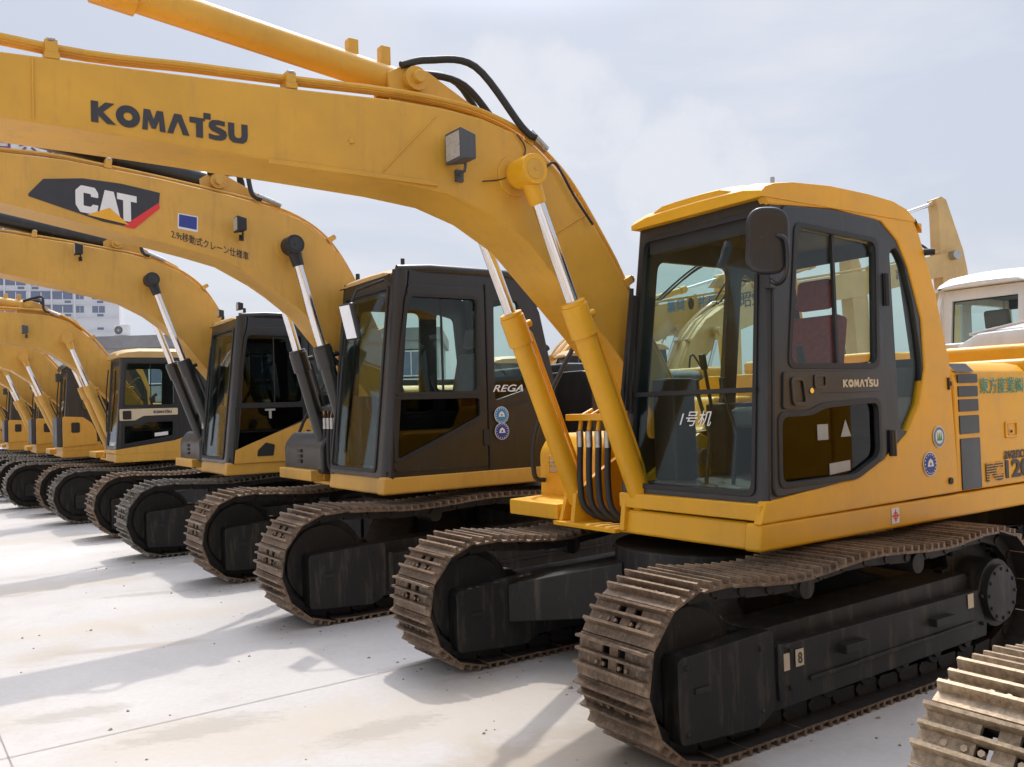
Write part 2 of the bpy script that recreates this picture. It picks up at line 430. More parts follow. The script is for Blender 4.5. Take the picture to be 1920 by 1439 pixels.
def shoe_geo(p, w, detail):
    """one triple-grouser shoe: length p along x, width w along y (centred), outside is +z"""
    prof = [(-.50, .0), (-.46, .0), (-.44, .034), (-.38, .034), (-.35, .002), (-.17, .0), (-.15, .030), (-.09, .030), (-.06, .002), (.15, .0), (.17, .034), (.24, .034), (.27, .002), (.47, -.004)]
    prof = [(a * p, b * (1.0 if p > .15 else .8)) for a, b in prof]
    ys = [-w / 2, -.16 * w, -.06 * w, .06 * w, .16 * w, w / 2] if detail else [-w / 2, w / 2]
    vs = []; n = len(prof); th = .012
    for y in ys:
        for a, b in prof: vs.append((a, y, b))
    base = len(vs)
    for y in ys:
        for a, b in prof: vs.append((a, y, -th))
    fs = []; dark = []; holes = {(1, 4), (3, 4), (1, 8), (3, 8)} if detail else set()
    for k in range(len(ys) - 1):
        for i in range(n - 1):
            a = k * n + i; b = a + n
            if (k, i) in holes:
                c = [a, a + 1, b + 1, b]
                for q in range(4):
                    e, g = c[q], c[(q + 1) % 4]; fs.append((e, g, g + base, e + base))
                continue
            fs.append((a, a + 1, b + 1, b)); dark.append(len(fs)); fs.append((a + base, b + base, b + 1 + base, a + 1 + base))
    for k in (0, len(ys) - 1):
        for i in range(n - 1):
            a = k * n + i; fs.append((a, a + base, a + 1 + base, a + 1))
    for k in range(len(ys) - 1):
        for i in (0, n - 1):
            a = k * n + i; b = a + n; fs.append((a, b, b + base, a + base))
    mb = MB(); mb.add(vs, fs)
    if detail:
        for y in (-.21 * w, -.0 * w + .11 * w, -.11 * w, .21 * w):
            mb.cyl((.06 * p, y, .0), (.06 * p, y, .012), .011, n=6)
        for y in (-.34 * w, .34 * w):
            mb.cyl((.05 * p, y, .0005), (.05 * p, y, .003), .012, n=8)
    nd = len(mb.f)
    for y in (-.11, .11):           # links
        mb.box(-.42 * p, .40 * p, y - .022, y + .022, -.085, -th)
    mb.cyl((-.45 * p, -.14, -.055), (-.45 * p, .14, -.055), .026, n=8)
    return mb.v, mb.f, set(dark) | set(range(nd, len(mb.f)))
def crawler(root, L, r, gauge, w, mats, M, shoes, sag=.045, style='guard', name='crawler_track', detail=True):
    """both crawlers in the undercarriage frame M (relative to the machine root)"""
    pts, total = resample(track_path(L, r, sag), shoes)
    p = total / shoes
    sv, sf, sd_ = shoe_geo(p, w, detail)
    mb = MB()
    for i, q in enumerate(pts):
        a = pts[i - 1]; b = pts[(i + 1) % len(pts)]
        t = (b - a).normalized(); nrm = Vector((t.y, -t.x))       # outside of the loop
        ja = random.uniform(-.012, .012)
        mb.add([(q.x + t.x * x + nrm.x * (z + ja * .15), y, q.y + t.y * x + nrm.y * (z + ja * .15)) for x, y, z in sv], sf)
    me = None
    for k, y in enumerate((w / 2, gauge + w / 2)):
        T = Matrix.Translation((0, y, 0))
        if me is None:
            o = mb.build(name, mats[k], root); me = o.data
            me.materials.append(MATS['greasy_shade_black']); nf = len(sf)
            me.polygons.foreach_set('material_index', [1 if (i % nf) in sd_ else 0 for i in range(len(me.polygons))])
        else:
            m2 = me.copy(); m2.materials[0] = MATS[mats[k]]; o = link(name, m2, None, root)
        o.matrix_local = M @ T
        zc = r + .035; ri = r - .055
        # idler, sprocket, rollers
        d = MB().cyl((r, -.05, zc), (r, .05, zc), ri, n=36); d.cyl((r, -.09, zc), (r, .09, zc), ri * .84, n=36); d.cyl((r, -.16, zc), (r, .16, zc), .07, n=18)
        d.build('idler', 'undercarriage_black', o, .006)
        d = MB(); c1 = L - r
        teeth = []
        for i in range(42):
            t = 2 * math.pi * i / 42; rr = ri + (.045 if i % 2 == 0 else -.02); teeth.append((c1 + (rr - .03) * math.cos(t), zc + (rr - .03) * math.sin(t)))
        d.prism(teeth, -.03, .03); d.cyl((c1, -.2, zc), (c1, .2, zc), ri * .62, n=36); d.cyl((c1, -.235, zc), (c1, .235, zc), ri * .52, n=36)
        for i in range(12):
            t = 2 * math.pi * i / 12; d.cyl((c1 + .45 * ri * math.cos(t), -.245, zc + .45 * ri * math.sin(t)), (c1 + .45 * ri * math.cos(t), .245, zc + .45 * ri * math.sin(t)), .012, n=6)
        d.build('sprocket', 'undercarriage_black', o, .004)
        nr = 7; rm = None
        for i in range(nr):
            u = r + .32 + (L - 2 * r - .62) * i / (nr - 1)
            if rm is None: rm = MB().cyl((0, -.15, .17), (0, .15, .17), .075, n=16).cyl((0, -.17, .17), (0, .17, .17), .04, n=12).build('bottom_roller', 'undercarriage_black', o, .003); rm.location = (u, 0, 0)
            else: q_ = rm.copy(); col.objects.link(q_); q_.location = (u, 0, 0)
        for u in (L * .36, L * .66): MB().cyl((u, -.15, 2 * r - .09), (u, .15, 2 * r - .09), .06, n=16).build('carrier_roller', 'undercarriage_black', o, .003)
        # side frame between the runs
        fr = MB()
        h = 2 * r
        fr.prism([(r + .46, h * .24), (L - r * 1.35, h * .29), (L - r * 1.25, h * .6), (L - r * 1.6, h * .72), (r + .46, h * .68)], -.13, .13)
        fr.prism([(r + .46, h * .18), (L - r * 1.35, h * .23), (L - r * 1.25, h * .60), (r + .46, h * .58)], -w / 2 + .05, -.12)
        fr.prism([(r + .46, h * .18), (L - r * 1.35, h * .23), (L - r * 1.25, h * .60), (r + .46, h * .58)], .12, w / 2 - .06)
        if style == 'guard':
            fr.prism(rnd([(r * .55, h * .16), (r + .36, h * .12), (r + .48, h * .2), (r + .48, h * .70), (r * .55, h * .66)], .04, 3), -w / 2 + .04, -.1)
            fr.prism(rnd([(r * .55, h * .16), (r + .36, h * .12), (r + .48, h * .2), (r + .48, h * .70), (r * .55, h * .66)], .04, 3), .1, w / 2 - .05)
        else:
            fr.prism(rnd([(r * .8, h * .3), (r + .7, h * .26), (r + .7, h * .58), (r * .8, h * .56)], .03, 3), -w / 2 + .06, -.1)
            fr.prism(rnd([(r * .8, h * .3), (r + .7, h * .26), (r + .7, h * .58), (r * .8, h * .56)], .03, 3), .1, w / 2 - .06)
        for (bu_, bz_) in ((r * .68, .22), (r * .68, .6), (r + .38, .22), (r + .38, .6), (r + .6, .3), (r + .6, .54), (L - r * 1.5, .34), (L - r * 1.5, .55)):
            fr.cyl((bu_, -w / 2 + .03, h * bz_), (bu_, -w / 2 + .05, h * bz_), .014, n=6)
        fr.prism([(r + .75, h * .31), (L - r * 1.7, h * .35), (L - r * 1.7, h * .38), (r + .75, h * .34)], -w / 2 + .035, -w / 2 + .05)
        fr.prism([(r + .5, h * .24), (r + .54, h * .24), (r + .54, h * .6), (r + .5, h * .6)], -w / 2 + .03, -w / 2 + .05)
        fo = fr.build('track_frame', 'undercarriage_black', root, .012)
        fo.matrix_local = M @ T
        for u in (r + 1.0, L * .66): MB().box(u, u + .2, -w / 2 + .0, -w / 2 + .06, h * .43, h * .49).build('footstep', 'undercarriage_black', fo, .006)
        sl = MB().box(r * .8, r * .8 + .1, -w / 2 + .032, -w / 2 + .042, h * .44, h * .47)
        sl.build('slot', 'rubber', fo)
    # middle frame
    x = MB(); cu_ = L * .5; cv = (gauge + w) / 2
    x.cyl((cu_, cv, h * .42), (cu_, cv, h * .98), .62, n=36)
    for sx in (-1, 1):
        for sy in (-1, 1):
            a = (cu_ + sx * .45, cv + sy * .3); b = (cu_ + sx * .95, cv + sy * (gauge / 2 - .1))
            n = Vector((-(b[1] - a[1]), b[0] - a[0])).normalized() * .2
            x.add([(a[0] + n.x, a[1] + n.y, h * .42), (a[0] - n.x, a[1] - n.y, h * .42), (b[0] - n.x, b[1] - n.y, h * .34), (b[0] + n.x, b[1] + n.y, h * .34),
                   (a[0] + n.x, a[1] + n.y, h * .86), (a[0] - n.x, a[1] - n.y, h * .86), (b[0] - n.x, b[1] - n.y, h * .66), (b[0] + n.x, b[1] + n.y, h * .66)],
                  [(3, 2, 1, 0), (4, 5, 6, 7), (0, 1, 5, 4), (1, 2, 6, 5), (2, 3, 7, 6), (3, 0, 4, 7)])
    xo = x.build('carbody', 'undercarriage_black', root, .012); xo.matrix_local = M.copy()
    return p

# ------------------------------------------------------------------ shared machine pieces
def machine(name, x, y, yaw, label, cat='excavator', group=None, cx=1.6, cy=1.25):
    o = bpy.data.objects.new(name, None); col.objects.link(o)
    o.empty_display_size = .5
    o['cx'] = cx; o['cy'] = cy
    c, s = math.cos(yaw), math.sin(yaw)
    o.location = (x + cx * c - cy * s, y + cx * s + cy * c, 0); o.rotation_euler = (0, 0, yaw)
    o['label'] = label; o['category'] = cat
    if group: o['group'] = group
    return o
def rel(root, x, y, yaw):
    """matrix of a frame at world x, y, yaw relative to root"""
    Rm = Matrix.Translation(root.location) @ Matrix.Rotation(root.rotation_euler.z, 4, 'Z')
    return Rm.inverted() @ Matrix.Translation((x, y, 0)) @ Matrix.Rotation(yaw, 4, 'Z')
def lerp(a, b, t): return tuple(a[i] + (b[i] - a[i]) * t for i in range(3))
def cylinder(root, name, base, gland, tip, rb, rr, mat, eye=.07, pipe=True, cap=None):
    b = MB(); b.cyl(base, gland, rb, n=24)
    d = (Vector(gland) - Vector(base)).normalized(); g = Vector(gland)
    b.cyl(g - d * .2, g, rb * 1.22, n=24); b.cyl(g, g + d * .025, rb * 1.12, n=24)
    bo = b.build(name, cap or mat, root, .003) if not cap else b.build(name, cap, root, .003)
    rod = MB().cyl(g, Vector(tip) - d * .16, rr, n=20); rod.build('piston_rod', 'chrome', bo).location = (0, 0, 0)
    e = MB().cyl(Vector(tip) - d * .2, Vector(tip), rr * 1.25, rr * 1.6, n=20)
    e.cyl(Vector(tip) - Vector((0, eye * .9, 0)), Vector(tip) + Vector((0, eye * .9, 0)), eye, n=24)
    e.build('rod_eye', mat if not cap else 'rubber', bo, .003).location = (0, 0, 0)
    if pipe:
        a = d.orthogonal(); side_ = Vector((d.z, 0, -d.x)) * -1
        off = Vector((.8, 0, .6)).normalized(); off = (off - d * off.dot(d)).normalized() * rb * 1.5
        p = MB().tube([Vector(base) + d * .1 + off * .75, Vector(base) + d * .25 + off, g - d * .16 + off, g - d * .08 + off * .6], .013)
        p.cyl(g - d * .09 + off * .5, g - d * .09 + off * 1.25, .025, n=10)
        p.build('oil_pipe', mat if not cap else 'rubber', bo).location = (0, 0, 0)
    return bo
def boom_body(root, outline, v0, v1, mat, bev=.012):
    """box girder: side plates set in 12 mm from the edges of the top and bottom plates"""
    b = MB(); b.prism(outline, v0, v1)
    return b.build('boom', mat, root, bev, 30)
def work_lamp(root, at, sz, mat='grey_paint', yaw=0, arm=True):
    x, y, z = at; s = sz
    b = MB(); b.add([(x - .5 * s, y - .5 * s, z - .45 * s), (x - .5 * s, y + .42 * s, z - .45 * s), (x - .5 * s, y + .42 * s, z + .5 * s), (x - .5 * s, y - .5 * s, z + .5 * s),
                     (x + .12 * s, y - .36 * s, z - .34 * s), (x + .12 * s, y + .3 * s, z - .34 * s), (x + .12 * s, y + .3 * s, z + .4 * s), (x + .12 * s, y - .36 * s, z + .4 * s)],
                    [(0, 1, 2, 3), (7, 6, 5, 4), (0, 4, 5, 1), (1, 5, 6, 2), (2, 6, 7, 3), (3, 7, 4, 0)])
    o = b.build('work_lamp', mat, root, .008)
    MB().box(x - .515 * s, x - .498 * s, y - .42 * s, y + .34 * s, z - .36 * s, z + .41 * s).build('lens', 'lens', o, .004).location = (0, 0, 0)
    if arm:
        a = MB().tube([(x - .05 * s, y, z - .42 * s), (x - .02 * s, y + .1 * s, z - .6 * s), (x + .02 * s, y + .55 * s, z - .68 * s)], .009).box(x - .12 * s, x + .14 * s, y + .42 * s, y + .56 * s, z - .85 * s, z - .5 * s); a.build('lamp_bracket', mat, o).location = (0, 0, 0)
    return o
def arm_and_bucket(root, tip, v, mat, bk, top, k=1.0):
    """stick hanging from the boom tip and the bucket resting under it"""
    tx, tz = tip; vm = v
    a = MB(); tt = top[1]
    a.prism([(tx - .05, .8), (tx + .16 * k, tz - .9), (tx + .22 * k, tz), (tx + .22 * k, tt - .25), (top[0] + .12, tt + .06), (top[0] - .02, tt + .12), (top[0] - .16, tt + .04), (tx - .3 * k, tz + .2), (tx - .38 * k, tz - .3), (tx - .36 * k, 1.7), (tx - .3, .8)], vm - .13 * k, vm + .13 * k)
    a.build('arm', mat, root, .012)
    b = MB(); prof = [(tx - .25, .95), (tx - .1, .62), (tx + .35, .42), (tx + .62, .12), (tx + .3, .05), (tx - .2, .06), (tx - .5, .3), (tx - .52, .75)]
    b.prism(prof, vm - .4, vm + .4)
    bo = b.build('bucket', bk, root, .015)
    t = MB()
    for i in range(5):
        y = vm - .36 + .18 * i; t.box(tx + .56, tx + .76, y - .03, y + .03, .07, .13)
    t.build('bucket_tooth', 'track_steel', bo, .008)['label'] = 'row of bucket teeth'
    bo.children[0].location = (0, 0, 0)
def roof_mesh(us, zt, zb, v0, v1, crown=.02, inset=.05):
    mb = MB(); rows = []
    vs = []; ny = 9
    for u, z in zip(us, zt):
        for j in range(ny):
            t = j / (ny - 1); y = v0 + (v1 - v0) * t; e = abs(2 * t - 1)
            vs.append((u, y, z - inset * max(0, e - .72) ** 2 / .0784 + crown * (1 - e * e)))
    n = len(us); base = len(vs)
    for u in us:
        for j in range(ny): vs.append((u, v0 + (v1 - v0) * j / (ny - 1), zb))
    fs = []
    for i in range(n - 1):
        for j in range(ny - 1):
            a = i * ny + j; fs.append((a, a + ny, a + ny + 1, a + 1)); fs.append((a + base, a + 1 + base, a + ny + 1 + base, a + ny + base))
        a = i * ny; fs.append((a, a + base, a + ny + base, a + ny)); a += ny - 1; fs.append((a, a + ny, a + ny + base, a + base))
    for j in range(ny - 1):
        a = j; fs.append((a, a + 1, a + 1 + base, a + base)); a = (n - 1) * ny + j; fs.append((a, a + base, a + 1 + base, a + 1))
    mb.add(vs, fs); return mb
def seat(cab, u, v, z, mat='seat_grey', back='seat_red'):
    s = MB().box(u - .28, u + .22, v - .24, v + .24, z, z + .14).build('seat', mat, cab, .04); s.location = (0, 0, 0)
    b = MB().prism([(u + .16, z + .1), (u + .3, z + .1), (u + .42, z + .72), (u + .3, z + .74)], v - .22, v + .22)
    b.prism([(u + .3, z + .78), (u + .4, z + .78), (u + .43, z + .98), (u + .34, z + .99)], v - .13, v + .13)
    b.build('seat_back', back, s, .03).location = (0, 0, 0)
#BUILDERS
def zero(o): o.location = (0, 0, 0); return o
def cab(root, S):
    """operator cab. S: outline polygons in (u, z); W width; fr0/fr1 foot and head of the windscreen"""
    W = S['W']; (a0, z0), (a1, z1) = S['fr0'], S['fr1']; pr = S.get('pr', .03); mat = S['mat']
    def fpl(off):                                            # windscreen plane: x across, y up the rake
        L = math.hypot(a1 - a0, z1 - z0); du, dz = (a1 - a0) / L, (z1 - z0) / L
        tap = S.get('taper', 0)
        def fn(x, y, t):
            k = (x / W) * tap * (y / L)
            return (a0 + du * y - dz * (t + off), x - k, z0 + dz * y + du * (t + off))
        return fn, L
    fn, L = fpl(0)
    body = MB()
    add_panel(body, S['frame'], S['holes'] + ([S['door']] if S.get('door') else []), .05, side(.03))
    fr = body.build('cab_frame', mat, root, 0)
    b2 = MB()
    far = S.get('far_holes', S['holes'])
    add_panel(b2, S['frame'], far, .04, lambda x, y, t: (x, W - .02 - S.get('taper', 0) * max(0, (y - z0) / (z1 - z0)) + t, y))
    for v in (pr, W - pr):
        tp = S.get('taper', 0) if v > .5 else 0
        b2.cyl((a0 + pr, v, z0 - .02), (a1 + pr, v - tp, z1 + .03), pr, n=16)
    zero(b2.build('far_wall', mat, fr))
    f = MB(); w = S['glass']
    add_panel(f, [(pr, 0), (W - pr, 0), (W - pr, L), (pr, L)], [w], .03, fpl(-.015)[0])
    zero(f.build('front_frame', mat, fr))
    g = MB(); add_panel(g, [(p[0], p[1]) for p in w], [], .006, fpl(-.022)[0], .0005)
    ws = g.build('windshield', 'cab_glass', root)
    s = MB(); add_panel(s, rnd([(w_[0], w_[1]) for w_ in S['seal_o']], .05), [rnd([(w_[0], w_[1]) for w_ in S['seal_i']], .05)], .012, fpl(.006)[0]) if S.get('seal_o') else None
    if S.get('seal_o'): zero(s.build('seal', 'rubber', ws))
    if S.get('bar'):
        y = S['bar']; m = MB(); x0 = min(p[0] for p in w) - .01; x1 = max(p[0] for p in w) + .01
        m.add([fn(x, yy, t) for t in (-.012, .02) for yy in (y - .013, y + .013) for x in (x0, x1)], [(0, 1, 3, 2), (4, 6, 7, 5), (0, 4, 5, 1), (2, 3, 7, 6), (0, 2, 6, 4), (1, 5, 7, 3)])
        zero(m.build('window_bar', 'rubber', ws))
    if S.get('door'):
        d = MB(); do = S['door']; cx_ = sum(p[0] for p in do) / len(do); cz_ = sum(p[1] for p in do) / len(do)
        sh = [((x - cx_) * .987 + cx_, (z - cz_) * .994 + cz_) for x, z in do]
        add_panel(d, sh, S['door_holes'], .045, side(.012), .008)
        door = d.build('door', mat, root)
        for i, h in enumerate(S['door_holes']):
            zero(add_panel(MB(), h, [], .006, side(.018), .0005).build('window', S.get('door_glass', ['cab_glass', 'dark_glass'])[i], door))
            cxh = sum(p[0] for p in h) / len(h); czh = sum(p[1] for p in h) / len(h)
            def grow(k): return [(x + (k if x > cxh else -k), z + (k if z > czh else -k)) for x, z in h]
            zero(add_panel(MB(), grow(.022), [grow(-.004)], .012, side(-.012), .003).build('window_seal', 'rubber', door))
    else: door = fr
    for i, h in enumerate(S['holes']):
        k = S.get('hole_glass', ['cab_glass'] * 9)[i]
        zero(add_panel(MB(), h, [], .006, side(.03), .0005).build('side_window', k, fr))
    for h in far:
        zero(add_panel(MB(), h, [], .006, side(W - .02 - S.get('taper', 0) * .6), .0005).build('side_window', 'cab_glass', fr))
    # rear wall and inside
    (r0, rz0), (r1, rz1) = S['rear']
    Lr = math.hypot(r1 - r0, rz1 - rz0); du, dz = (r1 - r0) / Lr, (rz1 - rz0) / Lr
    rw = MB(); add_panel(rw, [(.02, 0), (W - .03, 0), (W - .06, Lr), (.02, Lr)], [[(.14, Lr * .5), (W - .2, Lr * .5), (W - .2, Lr * .93), (.14, Lr * .93)]], .04, lambda x, y, t: (r0 + du * y + dz * (t - .03), x, rz0 + dz * y))
    zero(rw.build('rear_wall', S.get('surmat', mat), fr))
    zero(MB().add([(r0 + du * y - dz * .02, x, rz0 + dz * y) for y in (Lr * .5, Lr * .93) for x in (.14, W - .2)], [(0, 1, 3, 2)]).build('rear_window', 'cab_glass', fr))
    fl = MB().box(a0 + .12, r0 - .06, .06, W - .06, z0 + .01, z0 + .06)
    fl.box(a0 + .75, r0 - .1, .07, .24, z0 + .06, z0 + .55); fl.box(a0 + .75, r0 - .1, W - .24, W - .07, z0 + .06, z0 + .55)
    fl.box(a0 + .22, a0 + .42, W - .3, W - .1, z0 + .06, z0 + .72)
    zero(fl.build('floor', 'interior_dark', fr, .02))
    lv = MB()
    for v in (W * .38, W * .56):
        lv.tube([(a0 + .25, v, z0 + .05), (a0 + .3, v, z0 + .35), (a0 + .2, v, z0 + .62)], .012); lv.cyl((a0 + .2, v, z0 + .6), (a0 + .19, v, z0 + .7), .02, n=8)
    for v in (.2, W - .2): lv.tube([(a0 + .68, v, z0 + .5), (a0 + .62, v, z0 + .8)], .012); lv.cyl((a0 + .62, v, z0 + .78), (a0 + .6, v, z0 + .88), .024, n=8)
    zero(lv.build('lever', 'rubber', fr))
    zero(MB().box(a1 + .06, r1 - .04, .06, W - .1 - S.get('taper', 0), z1 - .06, z1 - .03).box(a1 + .01, a1 + .05, .06, W - .08 - S.get('taper', 0), z1 - .17, z1 - .03).build('headliner', 'interior_dark', fr, .01))
    ln = MB(); add_panel(ln, [(.03, 0), (W - .05, 0), (W - .08, Lr), (.03, Lr)], [[(.15, Lr * .51), (W - .21, Lr * .51), (W - .21, Lr * .92), (.15, Lr * .92)]], .01, lambda x, y, t: (r0 + du * y - dz * (-t + .06), x, rz0 + dz * y), .001)
    zero(ln.build('lining', 'interior_dark', fr))
    seat(fr, a0 + .95, W * .5, z0 + .38, back=S.get('seatmat', 'seat_red'))
    if S.get('roof'):
        ro = S['roof']; o = roof_mesh(ro['us'], ro['zt'], ro['zb'], ro.get('v0', -.012), W + .012 - S.get('taper', 0), ro.get('crown', .02), ro.get('inset', .05)).build('roof', ro['mat'], root, .012, 50)
        return fr, door, o, fn
    return fr, door, None, fn

def common_upper(root, P):
    """deck, engine housing, counterweight, tank box, boom with cylinders and pipes"""
    Wd, Le, zd, y = P['W'], P['L'], P['zd'], P['mat']
    k = MB()
    c = P.get('skirt_u', -.03)
    k.plan(rnd([(c + .12, .01), (Le * .92, .01), (Le * .92, .2), (c + .12, .2)], .03), zd + .02, zd + .155)
    d = MB()
    d.prism([(c, zd), (Le * .93, zd), (Le * .93, zd + .155), (c + .02, zd + .155)], 0, .12)
    d.prism([(c + .03, zd), (.4, zd), (.4, zd + .155), (c + .05, zd + .155)], .12, P['cw'])
    d.box(.4, Le * .93, .12, Wd - .1, zd + .02, zd + .15)
    deck = d.build('deck', P.get('deckmat', y), root, P.get('deckbev', .022), seg=3)
    c2 = MB().box(.02, 1.99 if P['W'] < 2.5 else 1.9, .012, P['cw'] - .02, zd + .163, zd + .2)
    zero(c2.build('seam_strip', 'rubber', deck))
    cc = (P.get('sx', 1.6), P.get('sy', 1.25))
    zero(MB().cyl((cc[0], cc[1], zd - .2), (cc[0], cc[1], zd + .02), .55, n=40).build('swing_bearing', 'undercarriage_black', deck, .01))
    # engine housing and counterweight
    eh = P['eh']; e0 = P['e0']; e1 = P['e1']
    ph = P.get('panmat', y)
    pn = MB(); prof = [(.006, zd + .165), (.006, eh - .16), (.02, eh - .07), (.07, eh - .02), (.16, eh), (Wd - .2, eh), (Wd - .05, eh - .06), (Wd, eh - .2), (Wd, zd + .165)]
    vs = [(e0, v, z) for v, z in prof] + [(e1, v, z) for v, z in prof]; n = len(prof)
    pn.add(vs, [tuple(range(n)), tuple(range(2 * n - 1, n - 1, -1))] + [(i, i + n, (i + 1) % n + n, (i + 1) % n) for i in range(n)])
    pan = pn.build('engine_housing', ph, root, .012)
    hd = MB(); hd.box(e0 + .3, e1 - .1, Wd * .3, Wd * .85, eh, eh + .12); zero(hd.build('engine_hood', P.get('hoodmat', y), pan, .03))
    zero(MB().tube([(e0 + .8, Wd * .7, eh + .1), (e0 + .8, Wd * .7, eh + .32), (e0 + .88, Wd * .7, eh + .38)], .045, 12).build('exhaust_pipe', 'rubber', pan))
    cwp = MB()
    pl = [(e1 + .01, .0), (e1 + .3, .0)] + [(e1 + .3 + (Le - e1 - .3) * math.sin(t * math.pi / 8 * 1.0), Wd / 2 - (Wd / 2) * math.cos(t * math.pi / 8)) for t in range(1, 8)] + [(e1 + .3, Wd), (e1 + .01, Wd)]
    cwp.plan(pl, zd + .05, eh + .03)
    cwp.build('counterweight', P.get('cwmat', y), root, .05, seg=3)
    # right hand tank and tool box
    b0, b1 = P['bv0'], Wd
    tb = MB(); zt = P['tz']; tf_ = P.get('tf', P.get('tu', .28)); tb.prism(rnd([(tf_, zd + .1), (e0 - .02, zd + .1), (e0 - .02, zt + .25), (e0 - .5, zt + .25), (e0 - .62, zt), (tf_ + .1, zt), (tf_, zt - .13)], .05, 4), b0, b1)
    tbo = tb.build('tool_box', P.get('tbmat', y), root, .035, seg=3)
    st = MB(); st.prism([(P.get('tu', .28) - .33, zd + .14), (P.get('tu', .28) + .1, zd + .15), (P.get('tu', .28) + .1, zd + .02), (P.get('tu', .28) - .33, zd + .03)], b0 + .1, b1 - .06); st.build('front_step', y, root, .01)
    hr = MB(); h = P.get('rail', (.05, .0)); x0 = P.get('tu', .28)
    hr.tube(smooth_path([(x0 - .02, b1 - .1, zd + .26), (x0 - .12, b1 - .1, zd + .32), (x0 - .06, b1 - .1, zt + .1), (x0 + .35, b1 - .12, zt + .75), (x0 + .62, b1 - .12, zt + .95), (x0 + .7, b1 - .12, zt + .3)], 5), .019)
    hr.build('handrail', 'rubber', root)
    # boom foot brackets
    v0, v1 = P['bm']
    bk = MB(); fz = P['fz']; fu = P['fu']
    for v in (v0 - .07, v1 + .03):
        bk.prism([(P['bu'] - .13, zd + .02), (fu + .5, zd + .02), (fu + .2, fz + .08), (fu, fz + .16), (fu - .16, fz + .08), (P['bu'] + .1, zd + .35), (P['bu'] - .1, zd + .22)], v, v + .04)
    bk.box(P['bu'] - .16, fu + .4, v0 - .02, v1 + .22, zd + .0, zd + .03)
    for v in (v1 + .16,): bk.prism([(P['bu'] - .13, zd + .03), (P['bu'] + .22, zd + .03), (P['bu'] + .06, zd + .24), (P['bu'] - .06, zd + .24)], v, v + .035)
    bk.build('boom_bracket', P.get('bkmat', y), root, .006)
    # boom
    bo = boom_body(root, P['boom'], v0, v1, P['bmat'])
    zero(MB().cyl((fu, v0 - .12, fz), (fu, v1 + .12, fz), .055, n=20).build('foot_pin', 'steel_fitting', bo))
    pu, pz = P['pin']
    pb = MB(); pb.cyl((pu, v0 - .012, pz), (pu, v1 + .012, pz), .125, n=28); pb.cyl((pu, v0 - .2, pz), (pu, v1 + .2, pz), .072, n=28)
    zero(pb.build('pin_boss', P.get('bossmat', P['bmat']), bo, .005))
    zero(MB().cyl((pu, v0 - .215, pz), (pu, v0 - .2, pz), .062, n=24).cyl((pu, v0 - .222, pz), (pu, v0 - .215, pz), .012, n=8).build('pin_cap', P.get('capmat', P['bmat']), bo, .002))
    for v in (v0 - .13, v1 + .13):
        cylinder(root, 'boom_cylinder', (P['bu'], v, zd + .16), lerp((P['bu'], v, zd + .16), (pu, v, pz), P['gl']), (pu, v, pz), P['rb'], P['rr'], y, .09, cap=P.get('cylmat'))
    # arm cylinder on top of the boom
    au, az = P['ac0']; tu, tz = P['ac1']; vc = (v0 + v1) / 2
    fin = MB()
    for v in (vc - .1, vc + .075): fin.prism([(au - .14, az - .2), (au - .16, az + .02), (au - .02, az + .1), (au + .1, az + .07), (au + .75, az - .24), (au + .9, az - .42), (au + .3, az - .42), (au - .1, az - .3)], v, v + .025)
    zero(fin.build('cylinder_bracket', P['bmat'], bo, .005))
    gl = lerp((au, vc, az), (tu, vc, tz), P.get('agl', .55))
    ac = cylinder(root, 'arm_cylinder', (au, vc, az), gl, (tu, vc, tz), P['arb'], P['arb'] * .55, P['bmat'], .08, pipe=False, cap=P.get('acmat'))
    zero(MB().cyl((au, vc - .15, az), (au, vc + .15, az), .07, n=20).cyl((au, vc - .19, az), (au, vc + .19, az), .035, n=16).build('tail_pin', P['bmat'], ac, .004))
    zero(MB().box(au - .16, au - .1, vc - .03, vc + .03, az + .05, az + .2).box(au - .36, au - .3, vc - .03, vc + .03, az + .06, az + .2).build('port_block', P['bmat'], ac, .006))
    # pipes along the top plate
    top = P['top']
    def pipe_line(v, lift, name, r=.016):
        zero(MB().tube(smooth_path([(u, v, z + lift) for u, z in top], 5), r).build(name, P.get('pipemat', P['bmat']), bo))
    pl = P.get('lift', .062)
    pipe_line(v0 + .035, pl, 'hydraulic_pipe', P.get('pr_', .016)); pipe_line(v0 + .085, pl - .006, 'hydraulic_pipe', P.get('pr_', .016)); pipe_line(v1 - .035, pl, 'hydraulic_pipe', P.get('pr_', .016))
    for i in P['clamps']:
      for v in (v0 + .0, v1 - .1):
        cb = MB(); cr = MB()
        (u, z), (u2, z2) = top[i], top[min(i + 1, len(top) - 1)]
        t = Vector((u2 - u, 0, z2 - z)).normalized(); nn = Vector((-t.z, 0, t.x)) * (1 if t.x > 0 else -1)
        if True:
            for (w0, w1, s0, s1, m) in ((0, .03, -.03, .03, cb), (.028, .085, -.026, .026, cb), (.07, .092, -.018, .018, cr)):
                P0 = Vector((u, 0, z))
                q = []
                for vv in (v, v + .105):
                    for s_, w_ in ((s0, w0), (s1, w0), (s1, w1), (s0, w1)):
                        c_ = P0 + t * s_ + nn * w_; q.append((c_.x, vv, c_.z))
                m.add(q, [(3, 2, 1, 0), (4, 5, 6, 7), (0, 1, 5, 4), (1, 2, 6, 5), (2, 3, 7, 6), (3, 0, 4, 7)])
        n0 = len(cb.f); cb.add(cr.v, cr.f); cc_ = zero(cb.build('pipe_clamp', P['bmat'], bo, .004)); cc_.data.materials.append(MATS['steel_fitting'])
        for pl_ in list(cc_.data.polygons)[n0:]: pl_.material_index = 1
    # hoses from the pipes to the arm cylinder tail
    hs = MB()
    hk = P.get('hk', 1.0)
